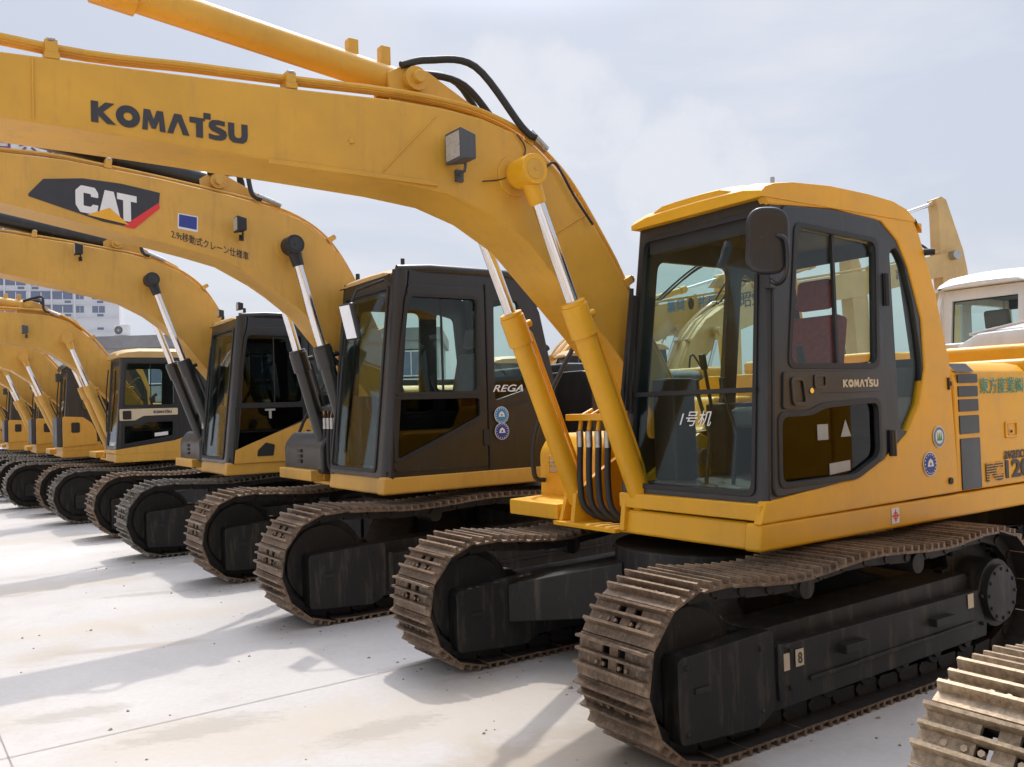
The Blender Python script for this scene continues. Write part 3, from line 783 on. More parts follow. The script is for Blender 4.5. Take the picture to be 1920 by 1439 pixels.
    for k_, (du, dz_, v) in enumerate(((.55, .16, vc - .11), (.44, .06, vc + .02), (.38, .12, vc + .1))):
        i = P['hose_at']; u, z = top[i]; dz_ *= hk
        hs.tube(smooth_path([(au - .08, v, az + .07), (au + .1, v, az + .08 + dz_ * .35), (au + .1 + (u - au) * .4, v - .04, az + .03 + dz_ * .7), (u - .06, v - .1 + .05 * k_, z + .09), (u + .03, v - .12, z + .03)], 7), .022, 10)
    zero(hs.build('hose', 'rubber', bo))
    zero(MB().tube([(top[P['hose_at']][0] + .0, vc - .2, top[P['hose_at']][1] + .07), (top[P['hose_at']][0] * .45 + top[P['hose_at'] + 1][0] * .55, vc - .2, top[P['hose_at']][1] * .45 + top[P['hose_at'] + 1][1] * .55 + .06)], .026).build('hose_fitting', 'steel_fitting', bo))
    arm_and_bucket(root, P['tip'], vc, P['bmat'], P.get('bkt', P['bmat']), (tu, tz), P.get('ak', 1.0))
    # hoses at the boom foot
    ho = MB(); ft = MB(); mn = MB()
    mu, mz = P.get('mf', (P['bu'] + .05, zd + .52))
    for i in range(4):
        v = v0 + .13 + .095 * i
        ho.tube(smooth_path([(mu - .02, v, mz), (mu - .03, v, mz - .25), (mu - .02, v - .03, mz - .42), (mu + .08, v - .12, mz - .5), (mu + .2, v - .26, mz - .5)], 6), .022, 10)
        ft.cyl((mu - .02, v, mz - .01), (mu - .02, v, mz + .1), .025, n=10)
        mn.tube([(mu - .02, v, mz + .1), (mu, v, mz + .2), (mu + .1, v, mz + .24)], .016)
    mn.box(mu - .06, mu + .16, v0 + .08, v0 + .52, mz + .17, mz + .215)
    zero(ho.build('foot_hose', 'rubber', bo)); zero(ft.build('hose_fitting', 'steel_fitting', bo)); zero(mn.build('manifold', y if not P.get('cylmat') else 'rubber', bo, .005))
    return bo, deck, pan, tbo

# ------------------------------------------------------------------ the nearest whole machine
BOOM_A = [(-4.35, 3.26), (-4.28, 3.36), (-3.43, 3.285), (-3.0, 3.31), (-2.52, 3.34), (-2.12, 3.365), (-1.53, 3.41), (-1.21, 3.415), (-.97, 3.40), (-.73, 3.35), (-.55, 3.27), (-.39, 3.15), (-.22, 2.98), (-.1, 2.82), (.03, 2.64), (.18, 2.40), (.42, 2.0), (.8, 1.42),
          (.82, 1.26), (.72, 1.17), (.6, 1.22), (.42, 1.5), (.15, 1.9), (-.07, 2.13), (-.33, 2.38), (-.5, 2.54), (-.66, 2.69), (-.94, 2.84), (-1.21, 2.92), (-1.55, 2.95), (-2.1, 2.97), (-2.8, 2.99), (-3.43, 3.0), (-4.2, 3.05), (-4.33, 3.14)]
TOP_A = [(-4.2, 3.35), (-3.22, 3.295), (-2.6, 3.335), (-2.12, 3.365), (-1.5, 3.41), (-1.1, 3.41), (-.85, 3.375), (-.62, 3.30), (-.39, 3.15), (-.22, 2.98), (.03, 2.64), (.13, 2.48), (.42, 2.0), (.7, 1.57)]
def near_machine():
    m = machine('excavator', 1.321, 4.74, .612, 'nearest whole yellow excavator with black door and large dark lettering on its raised boom')
    y = 'bright_yellow'
    crawler(m, 3.4, .395, 1.99, .5, ['track_steel', 'track_steel'], rel(m, .737, 4.0, .593) @ Matrix.Translation((-.22, 0, 0)), 38)
    P = dict(W=2.4, L=3.55, zd=.87, mat=y, cw=1.16, eh=1.91, e0=2.0, e1=3.03, bv0=1.66, tz=1.48, tu=.3, bm=(1.15, 1.55), bu=.1, fz=1.32, fu=.7, boom=BOOM_A, bmat='boom_yellow', top=TOP_A,
             pin=(-.74, 3.08), gl=.62, rb=.068, rr=.04, ac0=(-1.36, 3.58), ac1=(-4.25, 3.92), agl=.575, arb=.082, clamps=(1, 3, 7, 11), hose_at=7, tip=(-4.27, 3.2), mf=(.06, 1.42), bkt='boom_yellow')
    boom, deck, pan, tbo = common_upper(m, P)
    block_word('lettering', 'KOMATSU', -3.07, -2.36, 3.037, 3.133, lambda x, z, t: (x, 1.147 + t, z), 'decal_black', boom).location = (0, 0, 0)
    zero(MB().box(-2.26, -1.28, 1.135, 1.148, 2.955, 2.98).cyl((-1.8, 1.14, 3.14), (-1.8, 1.16, 3.14), .018, n=10).build('weld_strip', 'boom_yellow', boom, .004))
    for pts in ([(-1.62, 1.146, 3.0), (-1.28, 1.146, 3.36)], [(-.52, 1.146, 2.72), (-.2, 1.146, 2.9)], [(-3.3, 1.146, 3.01), (-3.3, 1.146, 3.28)]): zero(MB().tube(pts, .005, 6).build('weld_bead', 'boom_yellow', boom))
    lp = work_lamp(m, (-1.14, 1.05, 3.16), .19)
    zero(MB().tube(smooth_path([(-.98, 1.135, 3.02), (-.8, 1.14, 3.07), (-.66, 1.14, 3.24), (-.72, 1.14, 3.34)], 6), .004, 6).build('lamp_wire', 'rubber', boom))
    zero(MB().tube(smooth_path([(-.58, 1.13, 3.1), (-.46, 1.13, 3.2), (-.4, 1.12, 3.14), (-.3, 1.12, 3.0), (-.16, 1.12, 2.84)], 6), .009, 6).build('grease_hose', 'rubber', boom))
    # cab
    surround = [(.0, 1.035), (.035, 1.13), (.47, 1.17), (.83, 1.2), (1.16, 1.3), (1.41, 1.44), (1.57, 1.63), (1.65, 1.86), (1.64, 2.18), (1.51, 2.51), (1.40, 2.68), (1.23, 2.79), (.73, 2.815), (.15, 2.78), (.12, 2.83), (.2, 2.865), (1.42, 2.89), (1.56, 2.84), (1.64, 2.72), (1.8, 2.36), (1.93, 1.92), (1.985, 1.05)]
    black = [(.07, 1.13), (.47, 1.165), (.83, 1.195), (1.16, 1.295), (1.41, 1.435), (1.575, 1.63), (1.655, 1.86), (1.645, 2.18), (1.515, 2.51), (1.405, 2.685), (1.23, 2.8), (.73, 2.82), (.17, 2.8)]
    door = rnd([(.09, 1.16), (.47, 1.18), (.83, 1.212), (1.17, 1.315), (1.19, 1.9), (1.205, 2.78), (.73, 2.795), (.26, 2.775), (.155, 2.4)], .05)
    win = rnd([(.27, 1.885), (1.1, 1.885), (1.14, 2.64), (.38, 2.67)], .06)
    low = rnd([(.155, 1.225), (.83, 1.23), (1.09, 1.33), (1.095, 1.66), (.56, 1.64), (.44, 1.6), (.17, 1.6)], .06)
    quarter = rnd([(1.34, 1.46), (1.5, 1.47), (1.6, 1.62), (1.625, 1.9), (1.57, 2.24), (1.47, 2.54), (1.38, 2.64), (1.31, 2.6)], .07)
    S = dict(W=1.18, mat='grey_black', door_glass=['cab_glass', 'black_glass'], frame=black, holes=[quarter], door=door, door_holes=[win, low], fr0=(.04, 1.13), fr1=(.14, 2.8), glass=rnd([(.095, .05), (1.09, .05), (1.11, 1.6), (.075, 1.6)], .07), taper=.16, bar=.62,
             seal_o=[(.08, .035), (1.105, .035), (1.125, 1.615), (.06, 1.615)], seal_i=[(.1, .058), (1.085, .058), (1.102, 1.592), (.08, 1.592)],
             far_holes=[rnd([(.22, 1.45), (.95, 1.5), (.98, 2.62), (.28, 2.62)], .08), rnd([(1.08, 1.6), (1.45, 1.7), (1.42, 2.5), (1.1, 2.6)], .08)], rear=((1.96, 1.05), (1.66, 2.78)), surmat=y,
             roof=dict(us=[.085, .12, .2, .36, .7, 1.1, 1.35, 1.5, 1.6, 1.67], zt=[2.855, 2.885, 2.91, 2.935, 2.955, 2.95, 2.935, 2.9, 2.84, 2.76], zb=2.805, mat=y, crown=.015, inset=.02))
    fr, dr, roof, fn = cab(m, S)
    zero(add_panel(MB(), surround, [], .06, side(.024), .012).build('side_panel', y, fr))
    sf = MB(); sf.plan(rnd([(.0, .01), (.1, .01), (.1, 1.15), (.0, 1.15)], .02), 1.035, 1.128); zero(sf.build('front_sill', y, fr, .008))
    sc_ = MB()
    for u, v in ((.35, .12), (.5, .2), (.75, .2), (1.2, .15), (.35, .85)): sc_.cyl((u, v, 2.94), (u, v, 2.972), .012, n=8)
    zero(sc_.build('roof_bolt', 'steel_fitting', roof))
    zero(roof_mesh([.1, .18, .3, .42], [2.905, 2.93, 2.955, 2.965], 2.88, .22, .84, .01, .02).build('roof_visor', y, roof, .01, 50))
    # door fittings
    zero(add_panel(MB(), rnd([(.2, 1.84), (1.15, 1.84), (1.14, 1.725), (.51, 1.725), (.42, 1.69), (.37, 1.64), (.185, 1.64)], .02), [], .012, side(-.016)).build('belt_plate', 'brown_black_paint', dr))
    h = add_panel(MB(), rnd([(.25, 1.81), (.36, 1.81), (.385, 1.655), (.26, 1.655)], .03), [rnd([(.265, 1.795), (.35, 1.795), (.37, 1.67), (.275, 1.67)], .02)], .012, side(-.027), .003).build('door_handle', 'black_paint', dr); zero(h)
    zero(MB().box(.275, .345, -.028, -.02, 1.7, 1.79).build('handle_lever', 'rubber', h, .006)) if False else None
    zero(MB().cyl((.43, -.03, 1.735), (.43, -.018, 1.735), .016, n=14).build('door_lock', 'chrome', dr))
    zero(add_panel(MB(), rnd([(.46, 1.825), (.57, 1.825), (.57, 1.75), (.46, 1.75)], .015), [rnd([(.47, 1.815), (.56, 1.815), (.56, 1.76), (.47, 1.76)], .01)], .008, side(-.025), .002).build('latch_plate', 'black_paint', dr))
    zero(block_word('lettering', 'KOMATSU', .73, 1.085, 1.75, 1.795, side(-.024), 'decal_beige', dr))
    d = MB().box(.715, .735, .0, .02, 1.885, 2.66); zero(d.build('window_divider', 'rubber', dr))
    for z_, w_ in ((2.35, .2), (1.4, .16)):
        zero(MB().cyl((1.225, -.02, z_ - w_ / 2), (1.225, -.02, z_ + w_ / 2), .02, n=12).box(1.2, 1.25, -.02, .0, z_ - w_ / 2, z_ + w_ / 2).build('hinge', 'black_paint', dr, .004))
    zero(add_panel(MB(), [(.52, 1.54), (.62, 1.54), (.62, 1.45), (.52, 1.45)], [], .002, side(.012), .0002).build('notice_sticker', 'decal_faded', dr))
    zero(add_panel(MB(), [(.74, 1.46), (.84, 1.46), (.79, 1.56)], [], .002, side(.012), .0002).build('notice_sticker', 'decal_faded', dr))
    zero(add_panel(MB(), [(.62, 1.245), (.82, 1.26), (.82, 1.32), (.62, 1.31)], [], .002, side(.012), .0002).build('notice_sticker', 'decal_faded', dr))
    zero(MB().prism(rnd([(.2, 1.23), (.34, 1.23), (.33, 1.56), (.2, 1.56)], .03), .06, .14).build('reflection_block', 'pale_yellow', fr, .01))  # yellow block added for the yellowish reflection in the lower door glass
    zero(MB().box(1.27, 1.66, .06, .1, 1.4, 1.87).build('side_lining', 'interior_dark', fr))
    # windscreen writing, wiper, mirror, grab rail
    zero(lettering('handwriting', '1号机', .38, .64, .42, .51, lambda x, z, t: fn(1.04 - x, z, .012 + t), 'decal_white', fr, shear=.3)).location = (0, 0, 0)
    w = MB().tube([fn(1.1, .5, .03), fn(1.15, 1.3, .05)], .014); w.tube([fn(1.15, 1.3, .05), fn(1.13, .62, .08), fn(1.14, .5, .06)], .012); w.add([fn(x, yy, t) for t in (.03, .07) for yy in (.52, 1.25) for x in (1.1, 1.13)], [(0, 1, 3, 2), (4, 6, 7, 5), (0, 4, 5, 1), (2, 3, 7, 6), (0, 2, 6, 4), (1, 5, 7, 3)])
    w.build('wiper', 'rubber', m)
    mi = MB(); mi.prism(rnd([(-.19, 2.36), (.04, 2.35), (.05, 2.71), (-.17, 2.72)], .12, 7), -.13, -.075)
    M = Matrix.Translation((-.0, -.1, 0)) @ Matrix.Rotation(R(-38), 4, 'Z') @ Matrix.Translation((.07, .1, 0))
    mi.v = [tuple(M @ Vector(p)) for p in mi.v]
    mo = mi.build('mirror', 'black_paint', m, .02, seg=3)
    zero(MB().tube(smooth_path([(.13, .0, 2.36), (.08, -.1, 2.31), (.04, -.19, 2.36), (.03, -.2, 2.52), (.02, -.15, 2.56)], 5), .013).box(.1, .16, -.03, .01, 2.3, 2.42).build('mirror_arm', 'black_paint', mo, .004))
    hk = MB().cyl((1.7, -.0, 2.62), (1.74, -.05, 2.62), .022, n=12); zero(hk.build('rubber_stop', 'rubber', fr))
    # engine side panel
    for i, (z0, z1) in enumerate(((1.84, 1.882), (1.765, 1.822), (1.672, 1.74), (1.572, 1.65), (1.42, 1.54), (1.045, 1.385))):
        q = [(2.05, z0), (2.3, z0), (2.3, z1), (2.05, z1)]
        if i == 0:
            zero(MB().add([(2.03, .004, 1.84), (2.27, .004, 1.84), (2.25, .05, 1.898), (2.0, .05, 1.898)], [(0, 1, 2, 3)]).build('vent_strip', 'grey_paint', pan))
        else: zero(add_panel(MB(), rnd(q, .008), [], .01, side(.004), .002).build('vent_strip', 'brown_black_paint', pan))
    zero(lettering('lettering', '東方産業㈱', 2.33, 2.95, 1.685, 1.8, side(-.001), 'decal_teal', pan, .004))
    zero(lettering('lettering', 'avance', 2.62, 2.97, 1.215, 1.275, side(-.001), 'decal_grey', pan, .01, .2))
    zero(lettering('lettering', 'PC', 2.365, 2.6, 1.075, 1.205, side(-.001), 'decal_grey', pan, .045))
    zero(lettering('lettering', '120', 2.635, 2.99, 1.08, 1.21, side(-.001), 'decal_grey', pan, .03))
    sp = MB()
    for i in range(7): sp.box(2.36, 2.615, -.0035, -.0028, 1.09 + i * .0178, 1.0955 + i * .0178)
    zero(sp.build('lettering_stripes', 'bright_yellow', pan))
    zero(add_panel(MB(), rnd([(2.66, 1.37), (2.83, 1.37), (2.83, 1.48), (2.66, 1.48)], .01), [rnd([(2.68, 1.38), (2.82, 1.38), (2.82, 1.47), (2.68, 1.47)], .01)], .01, side(.0)).build('panel_latch', y, pan))
    zero(MB().box(2.67, 2.69, -.004, .0, 1.375, 1.475).cyl((2.74, -.006, 1.41), (2.74, 0, 1.41), .01, n=8).build('latch_pull', 'rubber', pan))
    round_sticker(1.76, 1.415, .07, lambda o: side(-.012 - o), 'decal_grey_blue', 'decal_white', fr, 'tree', 'decal_green').location = (0, 0, 0)
    round_sticker(1.64, 1.245, .078, lambda o: side(-.012 - o), 'decal_blue', 'decal_blue', fr).location = (0, 0, 0)
    zero(decal('sticker', [(1.2, .905), (1.28, .905), (1.28, 1.0), (1.2, 1.0)], side(-.003), 'decal_white', deck))
    t = MB(); add_panel(t, ring(1.24, .952, .024, .024), [ring(1.24, .952, .017, .017)], .002, side(-.005), .0002); add_panel(t, [(1.236, .915), (1.244, .915), (1.244, .99), (1.236, .99)], [], .002, side(-.005), .0002); add_panel(t, [(1.205, .948), (1.275, .948), (1.275, .956), (1.205, .956)], [], .002, side(-.005), .0002)
    zero(t.build('sticker_cross', 'decal_red', deck))
    zero(MB().cyl((1.88, -.02, 1.12), (1.88, 0, 1.12), .022, n=12).build('rubber_stop', 'rubber', fr))
    zero(MB().box(1.90, 1.915, -.018, -.004, 1.72, 1.8).box(1.915, 1.935, -.02, -.004, 1.745, 1.775).build('cable_clip', 'rubber', fr))
    # lamp in the tool box
    zero(MB().box(.27, .292, 2.1, 2.22, 1.2, 1.31).build('headlamp', 'lens', tbo, .004))
    gr = MB()
    for z_ in (1.225, 1.255, 1.285): gr.tube([(.268, 2.06, z_), (.262, 2.16, z_), (.268, 2.26, z_)], .005, 6)
    gr.box(.265, .3, 2.075, 2.098, 1.19, 1.32); gr.box(.265, .3, 2.222, 2.245, 1.19, 1.32)
    zero(gr.build('lamp_guard', y, tbo))
    # paper tags on the side frame
    tf = [c for c in m.children if c.name.startswith('track_frame')][0]
    def tag_(u, z, g): 
        s_ = decal('paper_tag', [(u, z), (u + .062, z), (u + .062, z + .085), (u, z + .085)], side(-.205), 'decal_beige', tf); zero(s_)
        if g: zero(lettering('tag_number', g, u + .016, u + .046, z + .014, z + .07, side(-.209), 'decal_grey', s_))
    tag_(.93, .33, None); tag_(1.04, .335, '8'); tag_(2.66, .38, None)
    return m
#PART3
glass('black_glass', (.12, .135, .13))
plain('decal_faded', (.35, .35, .33), .6)
paint('grey_black', (.024, .026, .029), dirt=(.12, .11, .09), amount=.25, rough=.42, coat=.15)
plain('decal_green', (.04, .3, .1), .5)
plain('decal_grey_blue', (.22, .25, .42), .5)

# ------------------------------------------------------------------ the two machines with slanted panel lettering
def slant_machine(x, y, yaw, label, tracks, S2):
    m = machine('excavator', x, y, yaw, label)
    tx, ty, tyaw, mats = tracks
    crawler(m, 4.05, .43, S2.get('gauge', 2.3), .6, mats, rel(m, tx, ty, tyaw) @ Matrix.Translation((-.3, 0, 0)), 42, sag=.035)
    o = S2['mat']; zz = S2['dz']
    sh = lambda pts: [(u, z + zz * max(0, min(1, (.6 - u) / 1.2))) for u, z in pts]
    outline = sh([(-4.9, 3.4), (-4.85, 3.6), (-3.6, 3.83), (-2.71, 3.9), (-2.24, 3.9), (-1.48, 3.83), (-.87, 3.75), (-.52, 3.69), (-.2, 3.59), (.01, 3.46), (.23, 3.26), (.34, 3.07), (.62, 2.5), (.98, 1.72), (.98, 1.55), (.86, 1.47), (.72, 1.53),
                  (.45, 1.9), (.15, 2.27), (-.18, 2.67), (-.43, 2.86), (-.6, 2.97), (-.91, 3.13), (-1.2, 3.2), (-1.49, 3.26), (-1.92, 3.34), (-2.29, 3.41), (-2.71, 3.49), (-3.6, 3.46), (-4.8, 3.25)])
    top = sh([(-4.8, 3.58), (-3.6, 3.84), (-2.5, 3.91), (-1.9, 3.87), (-1.2, 3.79), (-.6, 3.7), (-.2, 3.59), (.1, 3.4), (.34, 3.07), (.62, 2.5), (.85, 2.0)])
    pz = S2.get('pin', (-.32, 3.3))
    P = dict(W=2.75, L=4.55, zd=.98, mat=o, cw=1.24, eh=2.05, e0=2.3, e1=3.9, bv0=1.66, tz=1.5, tu=.35, tf=.1, bm=(1.32, 1.72), bu=.28, fz=1.6, fu=.85, boom=outline, bmat=o, top=top, sx=2.0, sy=1.4,
             pin=pz, gl=.55, rb=.075, rr=.043, ac0=(-.95, 3.88 + zz), ac1=(-4.6, 4.5 + zz), agl=.62, arb=.1, clamps=(1, 3, 5, 7, 9), hose_at=5, tip=(-4.8, 3.42 + zz * .9), mf=(.2, 1.55), lift=.03, pr_=.012, hk=1.7, cylmat='black_paint', acmat='black_paint', capmat='black_paint',
             tbmat='grey_black', panmat=S2['pan'], hoodmat='black_paint', bkt=o)
    boom, deck, pan, tbo = common_upper(m, P)
    ins = [(.08, 1.125), (1.75, 1.125), (1.75, 1.9), (1.62, 2.55), (1.5, 2.82), (1.3, 2.9), (.3, 2.9)]
    frame = [(.07, 1.12), (1.86, 1.12), (1.83, 1.95), (1.68, 2.6), (1.56, 2.82), (1.36, 2.93), (.3, 2.93)]
    win = rnd([(.13, 1.85), (.95, 1.85), (.97, 2.7), (.27, 2.7)], .05)
    low = rnd([(.12, 1.27), (.97, 1.62), (.97, 1.8), (.12, 1.8)], .04)
    rwin = rnd([(1.14, 1.76), (1.5, 1.86), (1.44, 2.7), (1.16, 2.72)], .05)
    door = rnd([(.09, 1.17), (1.04, 1.17), (1.05, 2.8), (.27, 2.8)], .05)
    S = dict(W=1.26, mat=S2['cab'], frame=frame, holes=[rwin], door=door, door_glass=['black_glass', 'black_glass'] if S2.get('low') else ['cab_glass', 'black_glass'], door_holes=[win, low], fr0=(.0, 1.13), fr1=(.17, 2.9), pr=.075, glass=rnd([(.2, .06), (1.16, .06), (1.13, 1.66), (.16, 1.66)], .08), taper=.06,
             far_holes=[rnd([(.3, 1.5), (1.0, 1.5), (1.02, 2.7), (.35, 2.7)], .08), rnd([(1.2, 1.9), (1.5, 1.9), (1.42, 2.65), (1.2, 2.7)], .05)], rear=((1.84, 1.12), (1.6, 2.86)), seatmat='seat_grey',
             seal_o=[(.18, .04), (1.18, .04), (1.15, 1.68), (.14, 1.68)], seal_i=[(.205, .065), (1.155, .065), (1.125, 1.655), (.165, 1.655)],
             roof=dict(us=[.16, .2, .3, .5, .9, 1.3, 1.5, 1.6], zt=[2.92, 2.945, 2.97, 2.985, 2.985, 2.97, 2.94, 2.88], zb=2.9, mat=S2['roof'], v0=.1, crown=.015, inset=.03))
    fr, dr, roof, fn = cab(m, S)
    zero(MB().tube([(.2, .06, 2.93), (.5, .03, 2.95), (1.3, .03, 2.95), (1.5, .05, 2.9), (1.66, .05, 2.65)], .045, 12).build('roof_rail', S2['cab'], fr))
    zero(MB().cyl((.28, .1, 2.97), (.28, .1, 3.04), .018, n=10).cyl((.3, 1.1, 2.97), (.3, 1.1, 3.05), .02, n=10).build('roof_bolt', 'rubber', roof))
    zero(MB().box(.6, .615, .012, .03, 1.86, 2.69).build('window_divider', 'rubber', dr))
    zero(MB().tube([(1.065, -.004, 1.14), (1.07, -.004, 2.84)], .008, 6).tube([(.09, -.002, 1.24), (1.04, -.002, 1.66), (1.5, -.002, 1.76)], .006, 6).build('panel_seam', 'rubber', fr))
    zero(add_panel(MB(), rnd([(1.0, 1.36), (1.05, 1.36), (1.05, 1.5), (1.0, 1.5)], .01), [], .012, side(-.018)).build('door_handle', 'rubber', dr))
    zero(lettering('lettering', 'REGA', *S2['rega'], side(-.002 if not S2.get('low') else -.027), 'decal_white', fr, .012, .35))
    for k, (u, z) in enumerate(S2['st']):
        zero(round_sticker(u, z, .078, lambda o: side((-.027 if S2.get('low') else -.012) - o), 'decal_sky' if k == 0 else 'decal_blue', 'decal_sky' if k == 0 else 'decal_blue', fr))
    # mirror standing on the front pillar, wiper
    if not S2.get('low'):
        mo = MB().box(-.03, .02, -.0, .19, 2.36, 2.68); M = Matrix.Translation((.0, .1, 0)) @ Matrix.Rotation(R(8), 4, 'Z') @ Matrix.Translation((0, -.1 + .2, 2.5)) @ Matrix.Rotation(R(-14), 4, 'Y') @ Matrix.Translation((0, 0, -2.5))
        mo.v = [tuple(M @ Vector((p[0] - .12, p[1], p[2]))) for p in mo.v]
        mi = mo.build('mirror', 'black_paint', m, .02, seg=3)
        gl = MB().box(-.034, -.031, .015, .175, 2.375, 2.665); gl.v = [tuple(M @ Vector((p[0] - .12, p[1], p[2]))) for p in gl.v]
        zero(gl.build('mirror_glass', 'chrome', mi)); 
        zero(MB().tube([(-.14, .28, 2.66), (-.1, .25, 2.76), (.14, .2, 2.86)], .012).build('mirror_arm', 'black_paint', mi))
    MB().tube([fn(1.0, .2, .02), fn(1.05, .9, .05), fn(1.02, 1.5, .04)], .012).tube([fn(1.02, .25, .03), fn(.98, 1.1, .045)], .014).build('wiper', 'rubber', m)
    work_lamp(m, (-.78, 1.2, 3.45) if not S2.get('low') else (-1.4, 1.2, 3.83), .15, 'rubber')
    # grille of the cooling bay on the right of the housing
    g = MB()
    for i in range(16): g.box(1.75 + i * .035, 1.755 + i * .035, 1.62, 1.63, 1.5, 1.98)
    for i in range(13): g.box(1.75, 2.29, 1.62, 1.632, 1.52 + i * .036, 1.525 + i * .036)
    zero(g.build('grille', 'steel_fitting', tbo))
    zero(MB().box(1.72, 2.3, 1.6, 1.65, 1.98, 2.02).build('grille_rim', 'silver_paint', tbo, .004))
    vent = MB()
    for z in (1.18, 1.235, 1.29): vent.box(.085, .101, 2.2, 2.3, z, z + .035)
    zero(vent.build('vent_slot', 'rubber', tbo))
    if S2.get('logo'):
        f = lambda x, z, t: (x, 1.317 + t, z)
        zero(decal('logo_plate', [(-2.51, 3.58), (-2.4, 3.715), (-2.1, 3.755), (-1.8, 3.745), (-1.48, 3.70), (-1.49, 3.60), (-1.74, 3.37), (-1.95, 3.4), (-2.51, 3.56)], f, 'decal_black', boom))
        f2 = lambda x, z, t: (x, 1.3145 + t, z)
        zero(decal('logo_stripe', [(-1.49, 3.61), (-1.485, 3.56), (-1.70, 3.36), (-1.79, 3.375)], f2, 'decal_red', boom))
        def W(poly): return [(-2.16 + p[0] * .44, 3.47 + p[1] * .23 - p[0] * .05) for p in poly]
        l = MB()
        add_panel(l, rnd(W([(.0, .25), (0, .78), (.1, 1.0), (.34, 1.0), (.4, .82), (.4, .64), (.27, .64), (.27, .74), (.14, .74), (.14, .26), (.27, .26), (.3, .36), (.40, .36), (.38, .1), (.3, 0), (.08, 0)]), .006, 2), [], .002, f2, .0002)
        add_panel(l, W([(.4, .0), (.54, 0), (.58, .26), (.62, .26), (.66, 0), (.8, 0), (.68, 1), (.52, 1)]), [], .002, f2, .0002)
        add_panel(l, W([(.74, 1.0), (1.1, 1.0), (1.1, .76), (.99, .76), (.99, -.02), (.85, -.02), (.85, .76), (.74, .76)]), [], .002, f2, .0002)
        zero(l.build('logo_letters', 'decal_white', boom))
        f3 = lambda x, z, t: (x, 1.312 + t, z)
        zero(decal('logo_triangle', W([(.2, -.06), (.95, -.14), (.6, .36)]), f3, 'decal_amber', boom))
        zero(decal('sticker', rnd([(-1.335, 3.395), (-1.16, 3.375), (-1.155, 3.52), (-1.33, 3.535)], .01), f, 'decal_white', boom))
        zero(decal('sticker', [(-1.325, 3.415), (-1.17, 3.397), (-1.165, 3.51), (-1.32, 3.525)], f2, 'decal_blue', boom))
        zero(lettering('lettering', '2.9t移動式クレーン仕様車', -1.39, -.70, 3.305, 3.385, lambda x, z, t: (x, 1.317 + t, z - (x + 1.39) * .23), 'decal_black', boom, .004))
    if S2.get('low'):
        # yellow lower corner of the cab, with its vent
        zero(add_panel(MB(), [(.08, 1.125), (1.84, 1.125), (1.83, 1.93), (1.2, 1.75), (1.0, 1.62), (.3, 1.36), (.1, 1.28)], [], .012, side(-.018)).build('side_panel', o, fr))
        zero(add_panel(MB(), rnd([(.36, 1.2), (.56, 1.2), (.58, 1.33), (.47, 1.36), (.37, 1.27)], .015), [], .006, side(-.027)).build('vent', 'rubber', fr))
        zero(lettering('lettering', 'T', .47, .6, 1.66, 1.78, side(-.02), 'decal_faded', fr, .03))
        for v in (.12, .95):
            work_lamp(m, (.25, v, 3.06), .11, 'rubber', arm=False)
    return m

